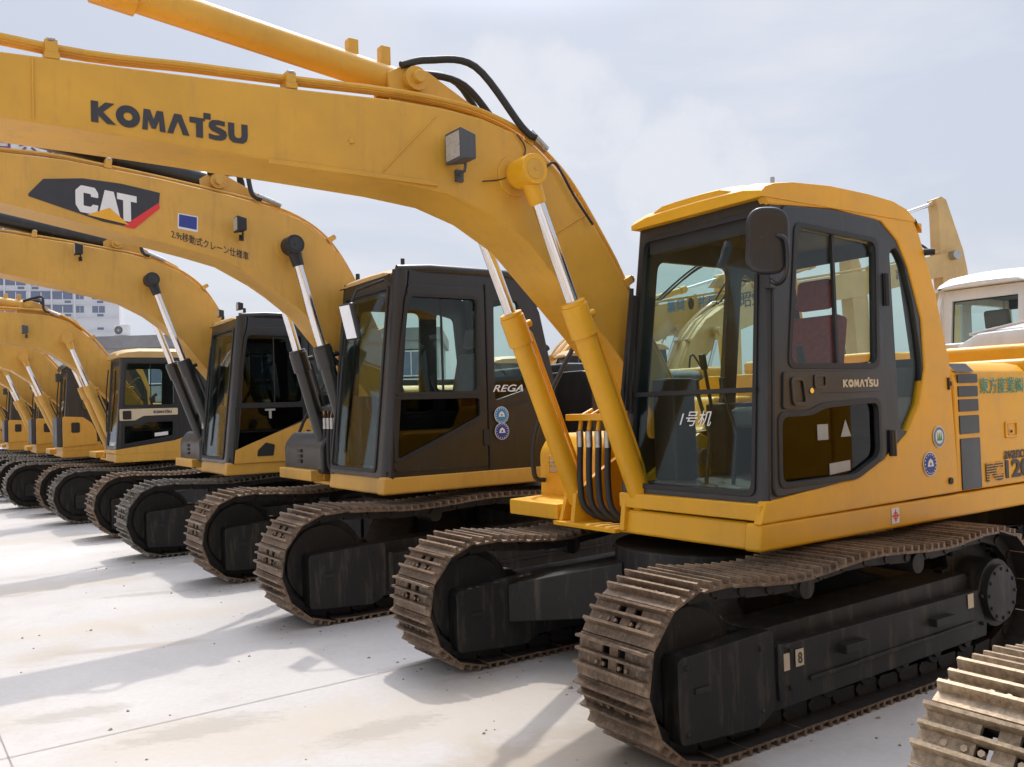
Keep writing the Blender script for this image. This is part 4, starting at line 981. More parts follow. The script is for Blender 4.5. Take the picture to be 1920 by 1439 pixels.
# ------------------------------------------------------------------ the older machine with a pale belt on its door, and the smaller ones behind it
def belt_machine(x, y, yaw, label, tracks, S2, group=None):
    m = machine('excavator', x, y, yaw, label, group=group)
    tx, ty, tyaw, mats = tracks
    crawler(m, 4.0, .42, S2.get('gauge', 2.2), .6, mats, rel(m, tx, ty, tyaw) @ Matrix.Translation((-.28, 0, 0)), 42, sag=.03, style='open', detail=S2.get('detail', True))
    o = S2['mat']; dz = S2.get('dz', 0)
    outline = [(-5.0, 3.2), (-4.95, 3.4), (-3.4, 3.6), (-2.4, 3.65), (-1.58, 3.62), (-.86, 3.58), (-.52, 3.46), (-.18, 3.18), (.12, 2.8), (.45, 2.25), (.92, 1.6), (.94, 1.44), (.82, 1.36), (.7, 1.42), (.4, 1.8), (.05, 2.15), (-.2, 2.4), (-.45, 2.65), (-.79, 2.9), (-1.1, 3.02), (-1.59, 3.09), (-2.4, 3.13), (-3.4, 3.12), (-4.9, 3.05)]
    outline = [(u, z + dz * max(0, min(1, (.6 - u) / 1.2))) for u, z in outline]
    top = [(u, z + dz * max(0, min(1, (.6 - u) / 1.2))) for u, z in [(-4.9, 3.4), (-3.4, 3.61), (-2.4, 3.66), (-1.58, 3.63), (-.86, 3.59), (-.52, 3.46), (-.18, 3.18), (.12, 2.8), (.45, 2.25), (.8, 1.75)]]
    P = dict(W=2.7, L=4.4, zd=.98, mat=o, cw=1.1, eh=2.0, e0=2.2, e1=3.7, bv0=1.8, tz=1.55, tu=.3, bm=(1.2, 1.62), bu=.2, fz=1.5, fu=.82, boom=outline, bmat=S2['bmat'], top=top, sx=1.9, sy=1.35,
             pin=(-.58, 3.16 + dz), gl=.58, rb=.075, rr=.042, ac0=(-1.15, 3.75 + dz), ac1=(-4.7, 4.2 + dz), agl=.6, arb=.085, clamps=(1, 2, 4, 6, 8), hose_at=4, tip=(-4.95, 3.22 + dz), mf=(.15, 1.5), bkt=S2['bmat'])
    boom, deck, pan, tbo = common_upper(m, P)
    work_lamp(m, (-1.2, 1.08, 3.3 + dz), .16, 'grey_paint')
    frame = [(.0, 1.2), (.95, 1.32), (1.25, 1.42), (1.5, 1.6), (1.62, 1.9), (1.6, 2.3), (1.48, 2.6), (1.38, 2.74), (.12, 2.76)]
    S = dict(W=1.02, mat=S2['cab'], frame=frame, fr0=(.0, 1.2), fr1=(.1, 2.78), pr=.05, glass=rnd([(.1, .05), (.94, .05), (.93, 1.52), (.1, 1.52)], .06), taper=.05, rear=((1.72, 1.12), (1.5, 2.72)), surmat=o, seatmat='seat_grey',
             far_holes=[rnd([(.3, 1.55), (.95, 1.55), (.97, 2.62), (.35, 2.62)], .08), rnd([(1.15, 1.9), (1.42, 1.9), (1.36, 2.55), (1.15, 2.6)], .05)], holes=[],
             roof=dict(us=[.03, .08, .2, .4, .9, 1.3, 1.5, 1.6], zt=[2.83, 2.87, 2.9, 2.92, 2.92, 2.91, 2.87, 2.78], zb=2.76, mat=S2['roof'], crown=.02))
    win = rnd([(.12, 1.95), (.95, 1.94), (.96, 2.67), (.19, 2.67)], .05)
    if S2['style'] == 'belt':
        S['door'] = rnd([(.05, 1.24), (1.02, 1.37), (1.03, 2.74), (.15, 2.74)], .04)
        S['door_holes'] = [win, rnd([(.12, 1.28), (.92, 1.4), (.93, 1.66), (.5, 1.66), (.4, 1.6), (.13, 1.6)], .04)]
    else:
        S['door'] = rnd([(.05, 1.24), (1.02, 1.37), (1.03, 2.74), (.15, 2.74)], .04)
        S['door_holes'] = [rnd([(.35, 1.95), (.95, 1.85), (.96, 2.67), (.4, 2.67)], .05), rnd([(.5, 1.42), (.92, 1.42), (.93, 1.74), (.65, 1.7), (.52, 1.6)], .04)]
    fr, dr, roof, fn = cab(m, S)
    zero(add_panel(MB(), [(-.02, 1.13), (1.75, 1.13), (1.72, 1.95), (1.62, 2.45), (1.52, 2.74), (1.4, 2.78), (1.4, 2.74), (1.49, 2.6), (1.61, 2.3), (1.63, 1.9), (1.5, 1.59), (1.25, 1.41), (.95, 1.31), (.0, 1.19)], [], .05, side(.02), .01).build('side_panel', o, fr))
    zero(MB().plan(rnd([(-.03, .0), (.1, .0), (.1, 1.03), (-.03, 1.03)], .03), 1.135, 1.195).build('front_sill', o, fr, .008))
    if S2['style'] == 'belt':
        zero(add_panel(MB(), rnd([(.06, 1.88), (1.0, 1.88), (1.0, 1.77), (.44, 1.765), (.3, 1.69), (.06, 1.69)], .015), [], .01, side(-.018)).build('belt_plate', 'decal_beige', dr))
        zero(add_panel(MB(), rnd([(.11, 1.85), (.24, 1.85), (.24, 1.71), (.11, 1.71)], .02), [], .012, side(-.026)).build('door_handle', 'black_paint', dr))
        zero(block_word('lettering', 'KOMATSU', .6, .9, 1.8, 1.845, side(-.026), 'decal_black', dr))
        zero(MB().box(.56, .575, .0, .02, 1.95, 2.66).build('window_divider', 'rubber', dr))
        zero(add_panel(MB(), [(.62, 1.4), (.84, 1.42), (.84, 1.48), (.62, 1.46)], [], .002, side(.012), .0002).build('notice_sticker', 'decal_white', dr))
        zero(decal('sticker', [(1.05, 1.0), (1.13, 1.0), (1.13, 1.1), (1.05, 1.1)], side(-.003), 'decal_white', deck))
        zero(decal('sticker_cross', [(1.07, 1.04), (1.11, 1.04), (1.11, 1.06), (1.07, 1.06)], side(-.005), 'decal_red', deck))
    else:
        zero(add_panel(MB(), rnd([(.0, 1.2), (.62, 1.24), (.6, 1.5), (.52, 1.66), (.36, 1.78), (.0, 1.8)], .03), [], .03, side(-.01), .008).build('side_panel', o, fr))
        zero(add_panel(MB(), rnd([(.15, 1.48), (.3, 1.48), (.3, 1.68), (.15, 1.68)], .03), [], .008, side(-.03)).build('vent', 'rubber', fr))
        zero(MB().box(-.1, .0, .12, .75, 1.2, 1.8).build('front_guard', 'grey_paint', fr, .01))
        MB().tube([(.1, .02, 2.7), (-.05, -.05, 2.72), (-.08, -.06, 2.6)], .01).cyl((-.08, -.08, 2.5), (-.08, -.06, 2.66), .05, n=12).build('mirror', 'black_paint', m, .01)
    MB().tube([fn(.9, .3, .02), fn(.95, 1.0, .05), fn(.93, 1.4, .04)], .011).build('wiper', 'rubber', m)
    return m

def copy_tree(o, parent=None):
    c = o.copy(); col.objects.link(c)
    if parent is not None:
        c.parent = parent; c.matrix_parent_inverse = o.matrix_parent_inverse.copy(); c.matrix_basis = o.matrix_basis.copy()
    for ch in list(o.children): copy_tree(ch, c)
    return c
def place(c, x, y, yaw, label, group=None):
    cx, cy = c['cx'], c['cy']; co, s = math.cos(yaw), math.sin(yaw)
    c.location = (x + cx * co - cy * s, y + cx * s + cy * co, 0); c.rotation_euler = (0, 0, yaw); c['label'] = label
    if group: c['group'] = group

A = near_machine()
A0 = copy_tree(A)
place(A0, 3.27, 1.42, .612, 'excavator mostly out of view, only its pale track showing in the lower right corner')
for ch in list(A0.children):
    if ch.name.startswith('front_step'): bpy.data.objects.remove(ch); continue
    if ch.name.startswith('crawler_track'):
        ch.data = ch.data.copy(); ch.data.materials[0] = MATS['track_steel_sunlit']
B2 = slant_machine(-1.107, 7.5, .595, 'excavator with an all dark brown cab and a black logo plate on its boom', (-1.583, 7.03, .595, ['track_steel', 'track_steel']),
    dict(mat='ochre_yellow', pan='brown_black_paint', cab='brown_black_paint', roof='pale_yellow', dz=0, rega=(1.12, 1.46, 1.845, 1.91), st=[(1.2, 1.63), (1.2, 1.48)], logo=True))
B3 = slant_machine(-3.478, 10.69, .595, 'excavator with black cab above a slanted yellow side panel, two lamps on the roof', (-4.409, 10.72, .595, ['track_steel_grey', 'track_steel']),
    dict(mat='ochre_yellow', pan='ochre_yellow', cab='black_paint', roof='pale_yellow', dz=.1, pin=(-.58, 3.5), rega=(.72, 1.05, 1.13, 1.175), st=[(1.12, 1.78), (1.12, 1.6)], low=True, gauge=2.35))
C4 = belt_machine(-6.70, 14.85, .595, 'excavator with a pale belt across its black door and a yellow roof', (-7.31, 14.56, .595, ['track_steel_grey', 'track_steel']),
    dict(mat='ochre_yellow', bmat='ochre_yellow', cab='grey_black', roof='pale_yellow', style='belt', gauge=1.95))
D5 = belt_machine(-9.0, 17.6, .595, 'excavator with a yellow cab corner and dark vent, next beyond the pale belted door', (-9.75, 17.45, .595, ['track_steel_grey', 'track_steel_grey']),
    dict(mat='ochre_yellow', bmat='ochre_yellow', cab='grey_black', roof='grey_black', style='corner', detail=False, dz=-.1), group='small far excavators at the left end of the row')
for (x, y, lab) in ((-11.15, 20.6, 'third excavator from the left edge, small, with its cab corner yellow'), (-13.75, 24.0, 'second excavator from the left edge, half hidden by its boom cylinders'), (-16.0, 27.2, 'farthest excavator of the row, cut by the left edge'),):
    c = copy_tree(D5); place(c, x, y, .595, lab, 'small far excavators at the left end of the row')

# ------------------------------------------------------------------ the row behind, facing away
def back_machine(x, y, yaw, label, S2, group=None):
    m = machine('excavator', x, y, yaw, label, group=group)
    M = Matrix.Translation((.0, .1, 0))
    crawler(m, 3.8, .42, 2.1, .55, ['track_steel_grey', 'track_steel_grey'], Matrix.Translation((-1.8, -1.2, 0)), 46, style='open', detail=False)
    up = S2.get('up', 0); sx_ = S2.get('stretch', 1.0); st_ = lambda L: [((-1.2 + (u + 1.2) * sx_) if u < -1.2 else u, z) for u, z in L]
    outline = [(-6.4, 4.2 + up), (-6.3, 4.55 + up), (-4.5, 4.3 + up), (-2.6, 4.0 + up * .8), (-1.2, 3.7 + up * .5), (-.5, 3.35 + up * .2), (0, 2.9), (.5, 2.1), (.9, 1.55), (.75, 1.4), (.3, 1.9), (-.3, 2.5), (-1.0, 3.0 + up * .3), (-2.4, 3.4 + up * .7), (-4.4, 3.85 + up), (-6.1, 4.1 + up)]
    top = [(-6.2, 4.56 + up), (-4.5, 4.3 + up), (-2.6, 4.0 + up * .8), (-1.2, 3.7 + up * .5), (-.5, 3.35 + up * .2), (0, 2.9), (.5, 2.1), (.7, 1.82)]
    if S2.get('flat'):
        outline = [(-6.3, 4.6), (-6.22, 5.05), (-4.5, 4.6), (-1.2, 3.95), (-.3, 3.8), (.25, 3.55), (.55, 3.1), (.8, 2.3), (.95, 1.5), (.75, 1.4), (.35, 2.2), (.0, 2.85), (-.5, 3.15), (-1.2, 3.35), (-4.4, 4.02), (-6.0, 4.45)]
        top = [(-6.1, 5.03), (-4.5, 4.6), (-1.2, 3.95), (-.3, 3.8), (.25, 3.55), (.55, 3.1), (.8, 2.3), (.9, 1.8)]
    outline = st_(outline); top = st_(top)
    P = dict(W=2.45, L=3.75, zd=.95, mat=S2['mat'], cw=1.1, eh=S2.get('eh', 2.12), e0=1.95, e1=3.0, bv0=1.7, tz=1.6, tu=.3, bm=(1.18, 1.56), bu=.2, fz=1.45, fu=.8, boom=outline, bmat=S2['bmat'], top=top,
             pin=(-.7, 3.1 + up * .3), gl=.58, rb=.075, rr=.042, ac0=st_([(-2.2, 4.15 + up * .8)])[0], ac1=st_([(-6.05, (5.65 if S2.get('flat') else 5.2) + up)])[0], agl=.62, arb=.085, clamps=(1, 2, 3, 5), hose_at=3, tip=st_([(-6.2, 4.3 + up)])[0], bkt=S2['bmat'], hoodmat='silver_paint', ak=S2.get('ak', 1.2))
    boom, deck, pan, tbo = common_upper(m, P)
    frame = [(.0, 1.15), (1.75, 1.15), (1.72, 2.0), (1.6, 2.6), (1.5, 2.78), (.12, 2.78)]
    win = rnd([(.12, 1.9), (.95, 1.9), (.95, 2.64), (.19, 2.64)], .05); rw = rnd([(1.12, 1.9), (1.55, 1.9), (1.46, 2.6), (1.12, 2.64)], .05)
    S = dict(W=1.05, mat=S2['cab'], frame=frame, holes=[win, rw, rnd([(.12, 1.3), (.95, 1.3), (.95, 1.75), (.12, 1.75)], .05)], fr0=(.0, 1.15), fr1=(.1, 2.78), pr=.05, seatmat='seat_grey', glass=rnd([(.1, .05), (.95, .05), (.94, 1.55), (.1, 1.55)], .06), taper=.04, rear=((1.74, 1.12), (1.52, 2.76)),
             far_holes=[rnd([(.12, 1.6), (1.6, 1.6), (1.48, 2.64), (.19, 2.66)], .07)],
             roof=dict(us=[.03, .08, .2, .4, .9, 1.3, 1.5, 1.62], zt=[2.84, 2.88, 2.92, 2.94, 2.94, 2.92, 2.88, 2.79], zb=2.77, mat=S2['roof'], crown=.03))
    cab(m, S)
    if S2.get('flat'):
        tx_, tz_ = P['tip']; MB().tube(smooth_path([(tx_ + .9, 1.12, tz_ + .42), (tx_ + .45, 1.08, tz_ + .4), (tx_ + .1, 1.06, tz_ + .1), (tx_ + .05, 1.08, tz_ - .6), (tx_ + .02, 1.1, tz_ - 1.3)], 6), .03, 8).build('arm_hose', 'rubber', m)
        MB().cyl((tx_ - .02, 1.0, tz_ + .05), (tx_ - .02, 1.75, tz_ + .05), .11, n=20).build('arm_pin', 'steel_fitting', m, .005)
    hd = roof_mesh([1.9, 2.0, 2.1, 2.4, 2.7, 2.9, 3.05, 3.1], [z_ + S2.get('eh', 2.12) - 2.12 - .1 for z_ in (2.28, 2.4, 2.44, 2.46, 2.46, 2.43, 2.38, 2.28)], S2.get('eh', 2.12) + .01, 1.0, 2.42, .03, .08).build('engine_hood', S2['hood'], m, .02, 50)
    for i in range(5):
        ze = S2.get('eh', 2.12) - 2.22
        zero(MB().tube([(2.03 + .24 * i, 1.08, 2.4 + ze), (2.03 + .24 * i, 1.7, 2.495 + ze), (2.03 + .24 * i, 2.34, 2.4 + ze)], .014, 6).build('hood_rib', S2['hood'], hd))
    zero(MB().box(1.92, 3.08, 1.0, 2.44, S2.get('eh', 2.12) + .004, S2.get('eh', 2.12) + .035).build('hood_rim', 'grey_paint', hd, .008))
    for t_, x0, x1, m_ in S2.get('text', []):
        zero(lettering('lettering', t_, x0, x1, 0, .26 if S2.get('flat') else .34, lambda x, z, t: (-x, 1.565 - t, 3.62 + z + (x - 1.6) * .15 + up * .75 + (.0)) if not S2.get('flat') else (-x, 1.565 - t, 3.56 + z + x * .13), m_, boom, .01))
    return m
BG = 'yellow excavators in the back row facing away'
def back_at(u, v, yaw, label, S2, group=BG):
    """u, v in the frame of the nearest machine; the tail points at it"""
    co, s = math.cos(.612), math.sin(.612)
    return back_machine(1.321 + u * co - v * s, 4.74 + u * s + v * co, .612 + math.pi + yaw, label, S2, group)
wc_ = back_at(7.75, 2.35, 0, 'excavator with a white cab and silver hood behind the nearest machine', dict(mat='bright_yellow', bmat='boom_yellow', cab='white_paint', roof='white_paint', hood='silver_paint', eh=1.98), None)
wc_.scale = (1.045, 1.045, 1.045)
def back_world(px, py, th, up_, *a):
    # px, py: where the boom passes 1.5 m in front of the cab
    c_, s_ = math.cos(th), math.sin(th); lu, lv = -1.5, 1.37
    co, si = math.cos(th + math.pi), math.sin(th + math.pi)
    return back_machine(px - (lu * co - lv * si), py - (lu * si + lv * co), th + math.pi, *a)
back_world(4.3, 19.3, .25, 0, 'excavator with blue characters on its boom, seen through the nearest cab', dict(mat='pale_yellow', bmat='pale_yellow', cab='grey_black', roof='pale_yellow', hood='silver_paint', up=.6, flat=True, ak=1.25, stretch=1.32, text=[('業興', .5, .92, 'decal_sky'), ('●', 1.0, 1.14, 'decal_grey'), ('井石', 1.22, 1.66, 'decal_sky'), ('設', 6.25, 6.65, 'decal_grey')]), None)
back_at(9.0, 10.6, .05, 'excavator with dark characters on its boom, seen through the dark brown cab', dict(mat='pale_yellow', bmat='pale_yellow', cab='grey_black', roof='pale_yellow', hood='white_paint', text=[('昭栄', 1.6, 2.4, 'decal_grey')]), None)

back_at(9.4, 15.2, .0, 'excavator standing in the back row behind the black cab with roof lamps', dict(mat='ochre_yellow', bmat='ochre_yellow', cab='grey_black', roof='pale_yellow', hood='ochre_yellow'), None)

# ------------------------------------------------------------------ ground
BR = (.36, .29, .21); WB = (.47, .42, .35)
STAINS = [(.35, 4.2, 1.1, .7, .4, BR, .7), (1.0, 3.4, 1.2, .8, .2, BR, .6), (-2.95, 6.6, .7, .13, .25, BR, .45), (-.4, 5.0, 1.5, .7, .3, WB, .6), (-1.6, 4.7, 1.3, .5, .35, WB, .5), (-5.2, 9.0, 1.8, .5, .4, WB, .6), (-3.4, 7.4, 1.6, .4, .5, WB, .5), (-7.5, 12.5, 2.5, .6, .5, WB, .5), (-3.4, 4.9, 1.0, .5, .2, WB, .55)]
SCUFFS = [(-1.75, 4.85, .9, .35, .5), (-.75, 4.75, .8, .3, .6), (-2.6, 5.15, .7, .25, .4), (-3.6, 8.6, 1.0, .2, .3), (.5, 5.4, .6, .3, .2), (-.2, 5.75, .8, .12, .6), (1.6, 3.6, .5, .3, .1)]
gm, nt, b = nodes('concrete')
tco = nt.nodes.new('ShaderNodeTexCoord')
big = noise(nt, .22, 6, .6); mid = noise(nt, 1.3, 8, .68, dist=.6); fine = noise(nt, 26, 5, .7); wet = noise(nt, .5, 4, .55, dist=.4)
c0 = ramp(nt, big.outputs['Fac'], .35, (.46, .445, .435), .68, (.58, .56, .54))
sm = ramp(nt, mid.outputs['Fac'], .5, (0, 0, 0), .78, (.55,) * 3)
c1 = mix(nt, sm.outputs['Color'], c0.outputs['Color'], (.40, .355, .31))
wm = ramp(nt, wet.outputs['Fac'], .6, (0, 0, 0), .68, (.55,) * 3)
c2 = mix(nt, wm.outputs['Color'], c1, (.44, .38, .30))
fg = ramp(nt, fine.outputs['Fac'], .3, (.93,) * 3, .7, (1.04,) * 3)
c3 = mix(nt, 1.0, c2, fg.outputs['Color'], 'MULTIPLY')
scuff = noise(nt, 3.2, 9, .8, stretch=(1, 3.2, 1)); rs = ramp(nt, scuff.outputs['Fac'], .64, (0, 0, 0), .74, (.5,) * 3)
area = noise(nt, .35, 2); ra = ramp(nt, area.outputs['Fac'], .5, (0, 0, 0), .6, (1, 1, 1))
ms = mix(nt, 1.0, rs.outputs['Color'], ra.outputs['Color'], 'MULTIPLY')
c4 = mix(nt, ms, c3, (.26, .235, .21))
def blob(x, y, rx, ry, ang, n_, soft=.35):
    mpn = nt.nodes.new('ShaderNodeMapping'); mpn.vector_type = 'TEXTURE'
    mpn.inputs['Location'].default_value = (x, y, 0); mpn.inputs['Rotation'].default_value = (0, 0, ang); mpn.inputs['Scale'].default_value = (rx, ry, 1)
    nt.links.new(tco.outputs['Object'], mpn.inputs['Vector'])
    ln_ = nt.nodes.new('ShaderNodeVectorMath'); ln_.operation = 'LENGTH'; nt.links.new(mpn.outputs['Vector'], ln_.inputs[0])
    a_ = nt.nodes.new('ShaderNodeMath'); a_.operation = 'MULTIPLY_ADD'; a_.inputs[1].default_value = 1.6; nt.links.new(n_.outputs['Fac'], a_.inputs[0]); nt.links.new(ln_.outputs['Value'], a_.inputs[2])
    r_ = ramp(nt, a_.outputs[0], .0, (1, 1, 1), 1.0, (0, 0, 0)); return a_.outputs[0]
def stain(cin, src, lo, hi, c, k_):
    mr = nt.nodes.new('ShaderNodeMapRange'); mr.interpolation_type = 'SMOOTHSTEP'
    for i_, v_ in ((1, lo), (2, hi), (3, k_), (4, 0.0)): mr.inputs[i_].default_value = v_
    nt.links.new(src, mr.inputs[0]); return mix(nt, mr.outputs[0], cin, c)
edge_n = noise(nt, 1.9, 9, .7, dist=.5); scr = noise(nt, 7, 9, .82, stretch=(1, 2.6, 1), dist=.4)
for x_, y_, rx, ry, an, cc_, kk in STAINS:
    c4 = stain(c4, blob(x_, y_, rx, ry, an, edge_n), 1.2, 1.75, cc_, kk)
for x_, y_, rx, ry, an in SCUFFS:
    src = blob(x_, y_, rx, ry, an, scr); c4 = stain(c4, src, 1.05, 1.35, (.24, .22, .19), .36)
nt.links.new(c4, b.inputs['Base Color'])
rw_ = ramp(nt, wet.outputs['Fac'], .58, (.75,) * 3, .7, (.5,) * 3); nt.links.new(rw_.outputs['Color'], b.inputs['Roughness'])
bump(nt, b, fine.outputs['Fac'], .15, .004)
g = MB(); N = 12
g.add([(-900, -300, 0), (900, -300, 0), (900, 1500, 0), (-900, 1500, 0)], [(0, 1, 2, 3)])
go = g.build('ground', gm); go['kind'] = 'structure'
plain('joint', (.32, .30, .28), .9)
j = MB()
def strip(x0, y0, yaw, length, w):
    d = Vector((math.cos(yaw), math.sin(yaw))); n = Vector((-d.y, d.x)) * w / 2; k = 40
    for i in range(k):
        a = Vector((x0, y0)) + d * length * i / k; e = Vector((x0, y0)) + d * length * (i + 1) / k
        j.add([(a.x - n.x, a.y - n.y, .004), (e.x - n.x, e.y - n.y, .004), (e.x + n.x, e.y + n.y, .004), (a.x + n.x, a.y + n.y, .004)], [(0, 1, 2, 3)])
for i in range(-1, 8): strip(-2.52 - 16 - 3.39 * i, 4.51 - 11.6 + 4.84 * i, .63, 46, .007)
for i in range(-3, 6): strip(-2.5 + 4.9 * i + 8.8, 4.39 + 3.5 * i - 12.1, .63 + math.pi / 2, 60, .006)
jo = j.build('expansion_joints', 'joint'); jo['kind'] = 'structure'

plain('grit', (.22, .19, .15), .95, var=.4, scale=3)
gt = MB(); rg = random.Random(5)
for i in range(900):
    if i % 3: u_ = rg.uniform(-.4, 3.2); v_ = rg.choice((rg.gauss(.25, .35), rg.gauss(2.25, .35))); q_ = rg.choice(((.737, 4.0), (-1.583, 7.03), (-4.409, 10.72))); x_ = q_[0] + u_ * .829 - v_ * .559; y_ = q_[1] + u_ * .559 + v_ * .829
    else: x_ = rg.uniform(-5, 3); y_ = rg.uniform(3.2, 12)
    s_ = abs(rg.gauss(0, .007)) + .003; a_ = rg.uniform(0, 6.28); vs = []
    for k in range(5): t_ = a_ + k * 1.257; vs.append((x_ + math.cos(t_) * s_ * rg.uniform(.6, 1.2), y_ + math.sin(t_) * s_ * rg.uniform(.6, 1.2), .0005))
    vs += [(x_ + rg.uniform(-.3, .3) * s_, y_ + rg.uniform(-.3, .3) * s_, s_ * rg.uniform(.5, .9))]
    gt.add(vs, [(k, (k + 1) % 5, 5) for k in range(5)])
gto = gt.build('grit', 'grit'); gto['kind'] = 'stuff'; gto['label'] = 'scattered grit and small crumbs of dried mud on the concrete'; gto['category'] = 'grit'

# ------------------------------------------------------------------ buildings far behind
plain('tower_wall', (.60, .60, .62), .8, var=.05, scale=.2)
plain('tower_trim', (.66, .67, .69), .8, var=.04)
plain('sign_purple', (.16, .05, .16), .6)
plain('old_concrete', (.24, .235, .235), .85, var=.2, scale=.6)
plain('window_blue', (.16, .18, .26), .25)
paint('render_grey', (.36, .36, .37), dirt=(.2, .19, .18), amount=.5, rough=.8, coat=0)
def tower():
    t = bpy.data.objects.new('apartment_tower', None); col.objects.link(t)
    t['label'] = 'tall white apartment tower with rows of windows and a rooftop sign, far left'; t['category'] = 'building'
    t.location = (-88.5, 199, 0); t.rotation_euler = (0, 0, R(17)); t['cx'] = 0; t['cy'] = 0
    Wt, H_ = 58, 58.6
    wl = MB().box(-Wt, 0, 0, 9, 0, H_); wl.build('wall', 'tower_wall', t)
    pr = MB()
    x = -5.4; cols = []
    for w_ in (2.4, 1.5): pass
    xs = [(-5.6, 2.6), (-8.9, 1.6), (-13.6, 4.0), (-17.9, 4.0), (-22.9, 4.0), (-27.2, 4.0), (-32.2, 4.0), (-36.5, 4.0), (-41.5, 4.0), (-45.8, 4.0), (-50.8, 4.0), (-55.1, 4.0)]
    wf = MB(); ac = MB(); lg = MB()
    wall = t.children[0]
    for fl in range(19):
        z = 2.0 + fl * 3.02
        for k, (x0, w_) in enumerate(xs):
            if fl >= 8:
                o1 = MB().box(x0, x0 + w_, -.06, -.02, z, z + 1.75 if k > 1 else z + 1.5).build('window', 'window_blue', t)
                zero(MB().box(x0 + w_ * .48, x0 + w_ * .52, -.1, -.06, z, z + 1.5).build('mullion', 'tower_trim', o1))
            if k > 1 or k == 0: ac.box(x0 + (.2 if k % 2 else w_ - 1.6), x0 + (1.5 if k % 2 else w_ - .3), -.08, -.02, z - 1.0, z - .3)
        lg.box(-Wt + .2, -.2, -.35, .0, z + 2.0, z + 2.12)
    for k in range(1, len(xs)): lg.box(xs[k][0] - .34, xs[k][0] - .1, -.3, 0, 1, H_ - 1)
    zero(ac.build('air_conditioner_niche', 'window_blue', wall)); zero(lg.build('ledge', 'tower_trim', wall))
    pp = MB().box(-Wt - .2, .2, -.3, .2, H_ + .001, H_ + 1.0); pp.box(-Wt + 8, -20, 4, 10, H_, H_ + 4); pp.build('parapet', 'tower_trim', t)
    s = MB()
    for i in range(9): s.box(-48 + i * 4.6, -47.8 + i * 4.6, .6, .9, H_ + 1, H_ + 6.4)
    s.box(-50, -6, .6, .8, H_ + .8, H_ + 1.1); s.box(-50, -6, .6, .8, H_ + 6.1, H_ + 6.4)
    so = s.build('rooftop_sign', 'tower_trim', t)
    f = MB().box(-50, -6, .85, .95, H_ + 1.0, H_ + 6.2); zero(f.build('sign_board', 'white_paint', so))
    for i, ch in enumerate('商品交易城'):
        x0 = -29.9 + i * 4.95
        zero(lettering('sign_character', ch, x0, x0 + (4.0 if i < 4 else 3.0), H_ + 1.4, H_ + (5.8 if i < 4 else 4.6), lambda x, z, t_: (x, .55 - t_, z), 'sign_purple', so, .02))
    return t
tower()
def low_building():
    t = bpy.data.objects.new('low_building', None); col.objects.link(t)
    t['label'] = 'low grey concrete building with white framed windows behind the row'; t['category'] = 'building'; t['cx'] = 0; t['cy'] = 0
    t.location = (-29, 60, 0); t.rotation_euler = (0, 0, R(2))
    MB().box(0, 24, 0, 12, 0, 6.6).build('wall', 'render_grey', t)
    MB().box(-.3, 24.3, -.5, 12.3, 6.601, 7.45).build('parapet', 'old_concrete', t, .03)
    for fl in range(2):
        for i in range(7):
            x = .8 + i * 3.4; z = 1.0 + fl * 3.1
            w = MB().box(x - .45, x + 2.25, -.03, -.015, z - .1, z + 1.9).build('window', 'rubber', t)
            q = MB(); q.box(x, x + .09, -.09, -.03, z, z + 1.8); q.box(x + 1.71, x + 1.8, -.09, -.03, z, z + 1.8); q.box(x + .09, x + 1.71, -.09, -.03, z + 1.71, z + 1.8); q.box(x + .09, x + 1.71, -.09, -.03, z, z + .09); q.box(x + .86, x + .93, -.08, -.035, z + .09, z + 1.71)
            zero(q.build('frame', 'white_paint', w)); zero(MB().box(x + .09, x + 1.71, -.045, -.031, z + .09, z + 1.71).build('pane', 'window_blue', w))
            if i % 2:
                MB().box(x - 2.2, x - .7, -.12, -.02, z - .6, z + 1.9).build('wall_panel', 'silver_paint', t)
    a = bpy.data.objects.new('air_conditioner', None); col.objects.link(a); a['label'] = 'white air conditioner unit with round fan on the low roof'; a['category'] = 'air conditioner'; a['cx'] = 0; a['cy'] = 0
    a.location = (-27.05, 60.1, 7.46)
    MB().box(0, .95, -.2, .25, .03, .78).box(.05, .12, -.2, .25, 0, .03).box(.82, .9, -.2, .25, 0, .03).build('casing', 'white_paint', a, .03)
    fn_ = MB(); add_panel(fn_, ring(.33, .41, .28, .28), [], .01, lambda x, z, t_: (x, -.21 - t_, z), .002); fo = fn_.build('fan_grille', 'grey_paint', a)
    hb = MB()
    for i in range(8): c_, s_ = math.cos(i * math.pi / 8) * .27, math.sin(i * math.pi / 8) * .27; hb.tube([(.33 - c_, -.225, .41 - s_), (.33 + c_, -.225, .41 + s_)], .006, 5)
    hb.cyl((.33, -.22, .41), (.33, -.235, .41), .05, n=12); hb.build('fan_hub', 'silver_paint', fo)
low_building()

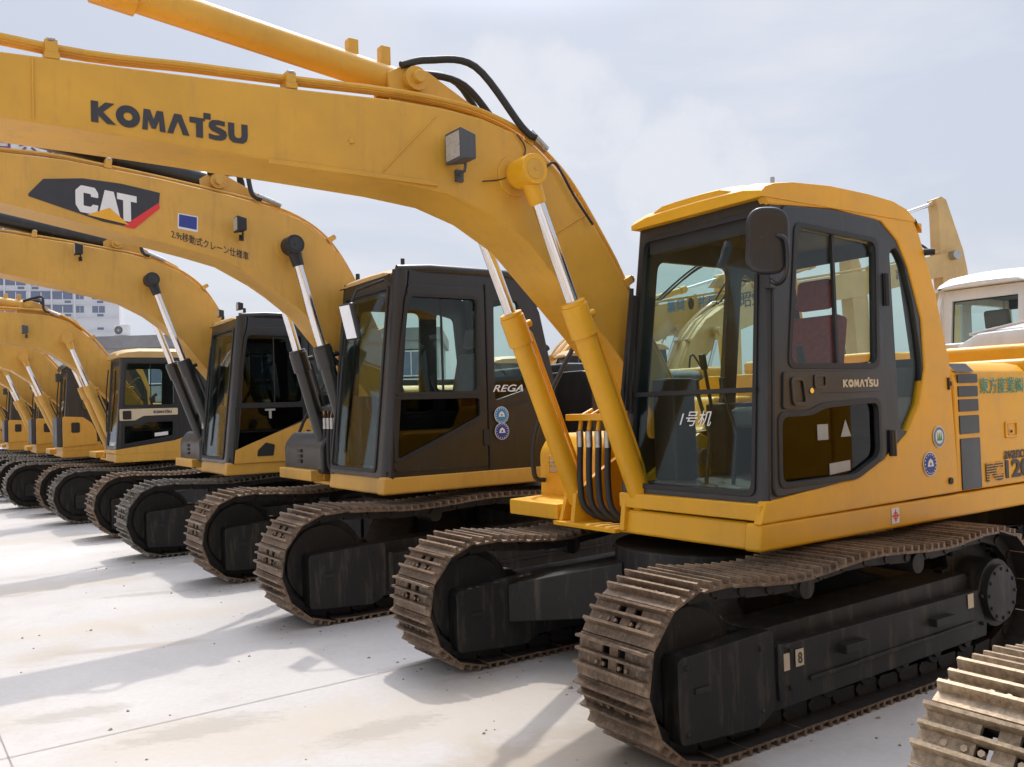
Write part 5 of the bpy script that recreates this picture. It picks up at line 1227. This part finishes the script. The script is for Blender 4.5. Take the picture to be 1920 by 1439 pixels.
# a few distant trees and sheds behind the back row, seen through the cab windows
paint('leaf_green', (.05, .085, .03), dirt=(.10, .12, .05), amount=.8, rough=.8, coat=0)
plain('bark', (.1, .075, .05), .9)
def tree(x, y, h, label):
    t = bpy.data.objects.new('tree', None); col.objects.link(t); t.location = (x, y, 0); t['label'] = label; t['category'] = 'tree'; t['group'] = 'trees on the horizon behind the yard'; t['cx'] = 0; t['cy'] = 0
    rr = random.Random(int(x * 10)); tk = MB()
    tk.tube([(0, 0, 0), (.1, 0, h * .3), (-.05, .1, h * .6)], .16 * h / 6, 8)
    for i in range(6):
        a = rr.uniform(0, 6.28); tk.tube([(0, 0, h * (.28 + .05 * i)), (math.cos(a) * h * .15, math.sin(a) * h * .15, h * (.45 + .05 * i)), (math.cos(a) * h * .27, math.sin(a) * h * .27, h * (.55 + .05 * i))], .045 * h / 6, 5)
    tk.build('trunk', 'bark', t)
    c = MB(); cl_ = [(rr.uniform(-.3, .3) * h, rr.uniform(-.3, .3) * h, rr.uniform(.4, .9) * h, rr.uniform(.1, .2) * h) for _ in range(11)]
    for i in range(2600):
        q = rr.choice(cl_); d = Vector((rr.gauss(0, 1), rr.gauss(0, 1), rr.gauss(0, 1))).normalized() * q[3] * rr.uniform(.5, 1.05)
        p = Vector(q[:3]) + d; a = Vector((rr.gauss(0, 1), rr.gauss(0, 1), rr.gauss(0, 1))).normalized() * .02 * h; b_ = a.orthogonal().normalized() * .015 * h
        c.add([p - a, p + b_, p + a, p - b_], [(0, 1, 2, 3)])
    me = bpy.data.meshes.new('crown'); me.from_pydata(c.v, [], c.f); me.update(); link('crown', me, 'leaf_green', t)
for i, (x, y, h, lab) in enumerate(((37, 66, 6.5, 'dark tree on the horizon, rightmost of those seen through the white cab'), (33.5, 67, 5.2, 'small dark tree on the horizon left of the white cab'), (26, 66, 6, 'dark tree on the horizon behind the nearest door window'), (21, 64, 5, 'low tree on the horizon seen through the nearest cab'), (41.5, 65, 5.6, 'dark tree on the horizon at the right edge'))):
    tree(x, y, h, lab)
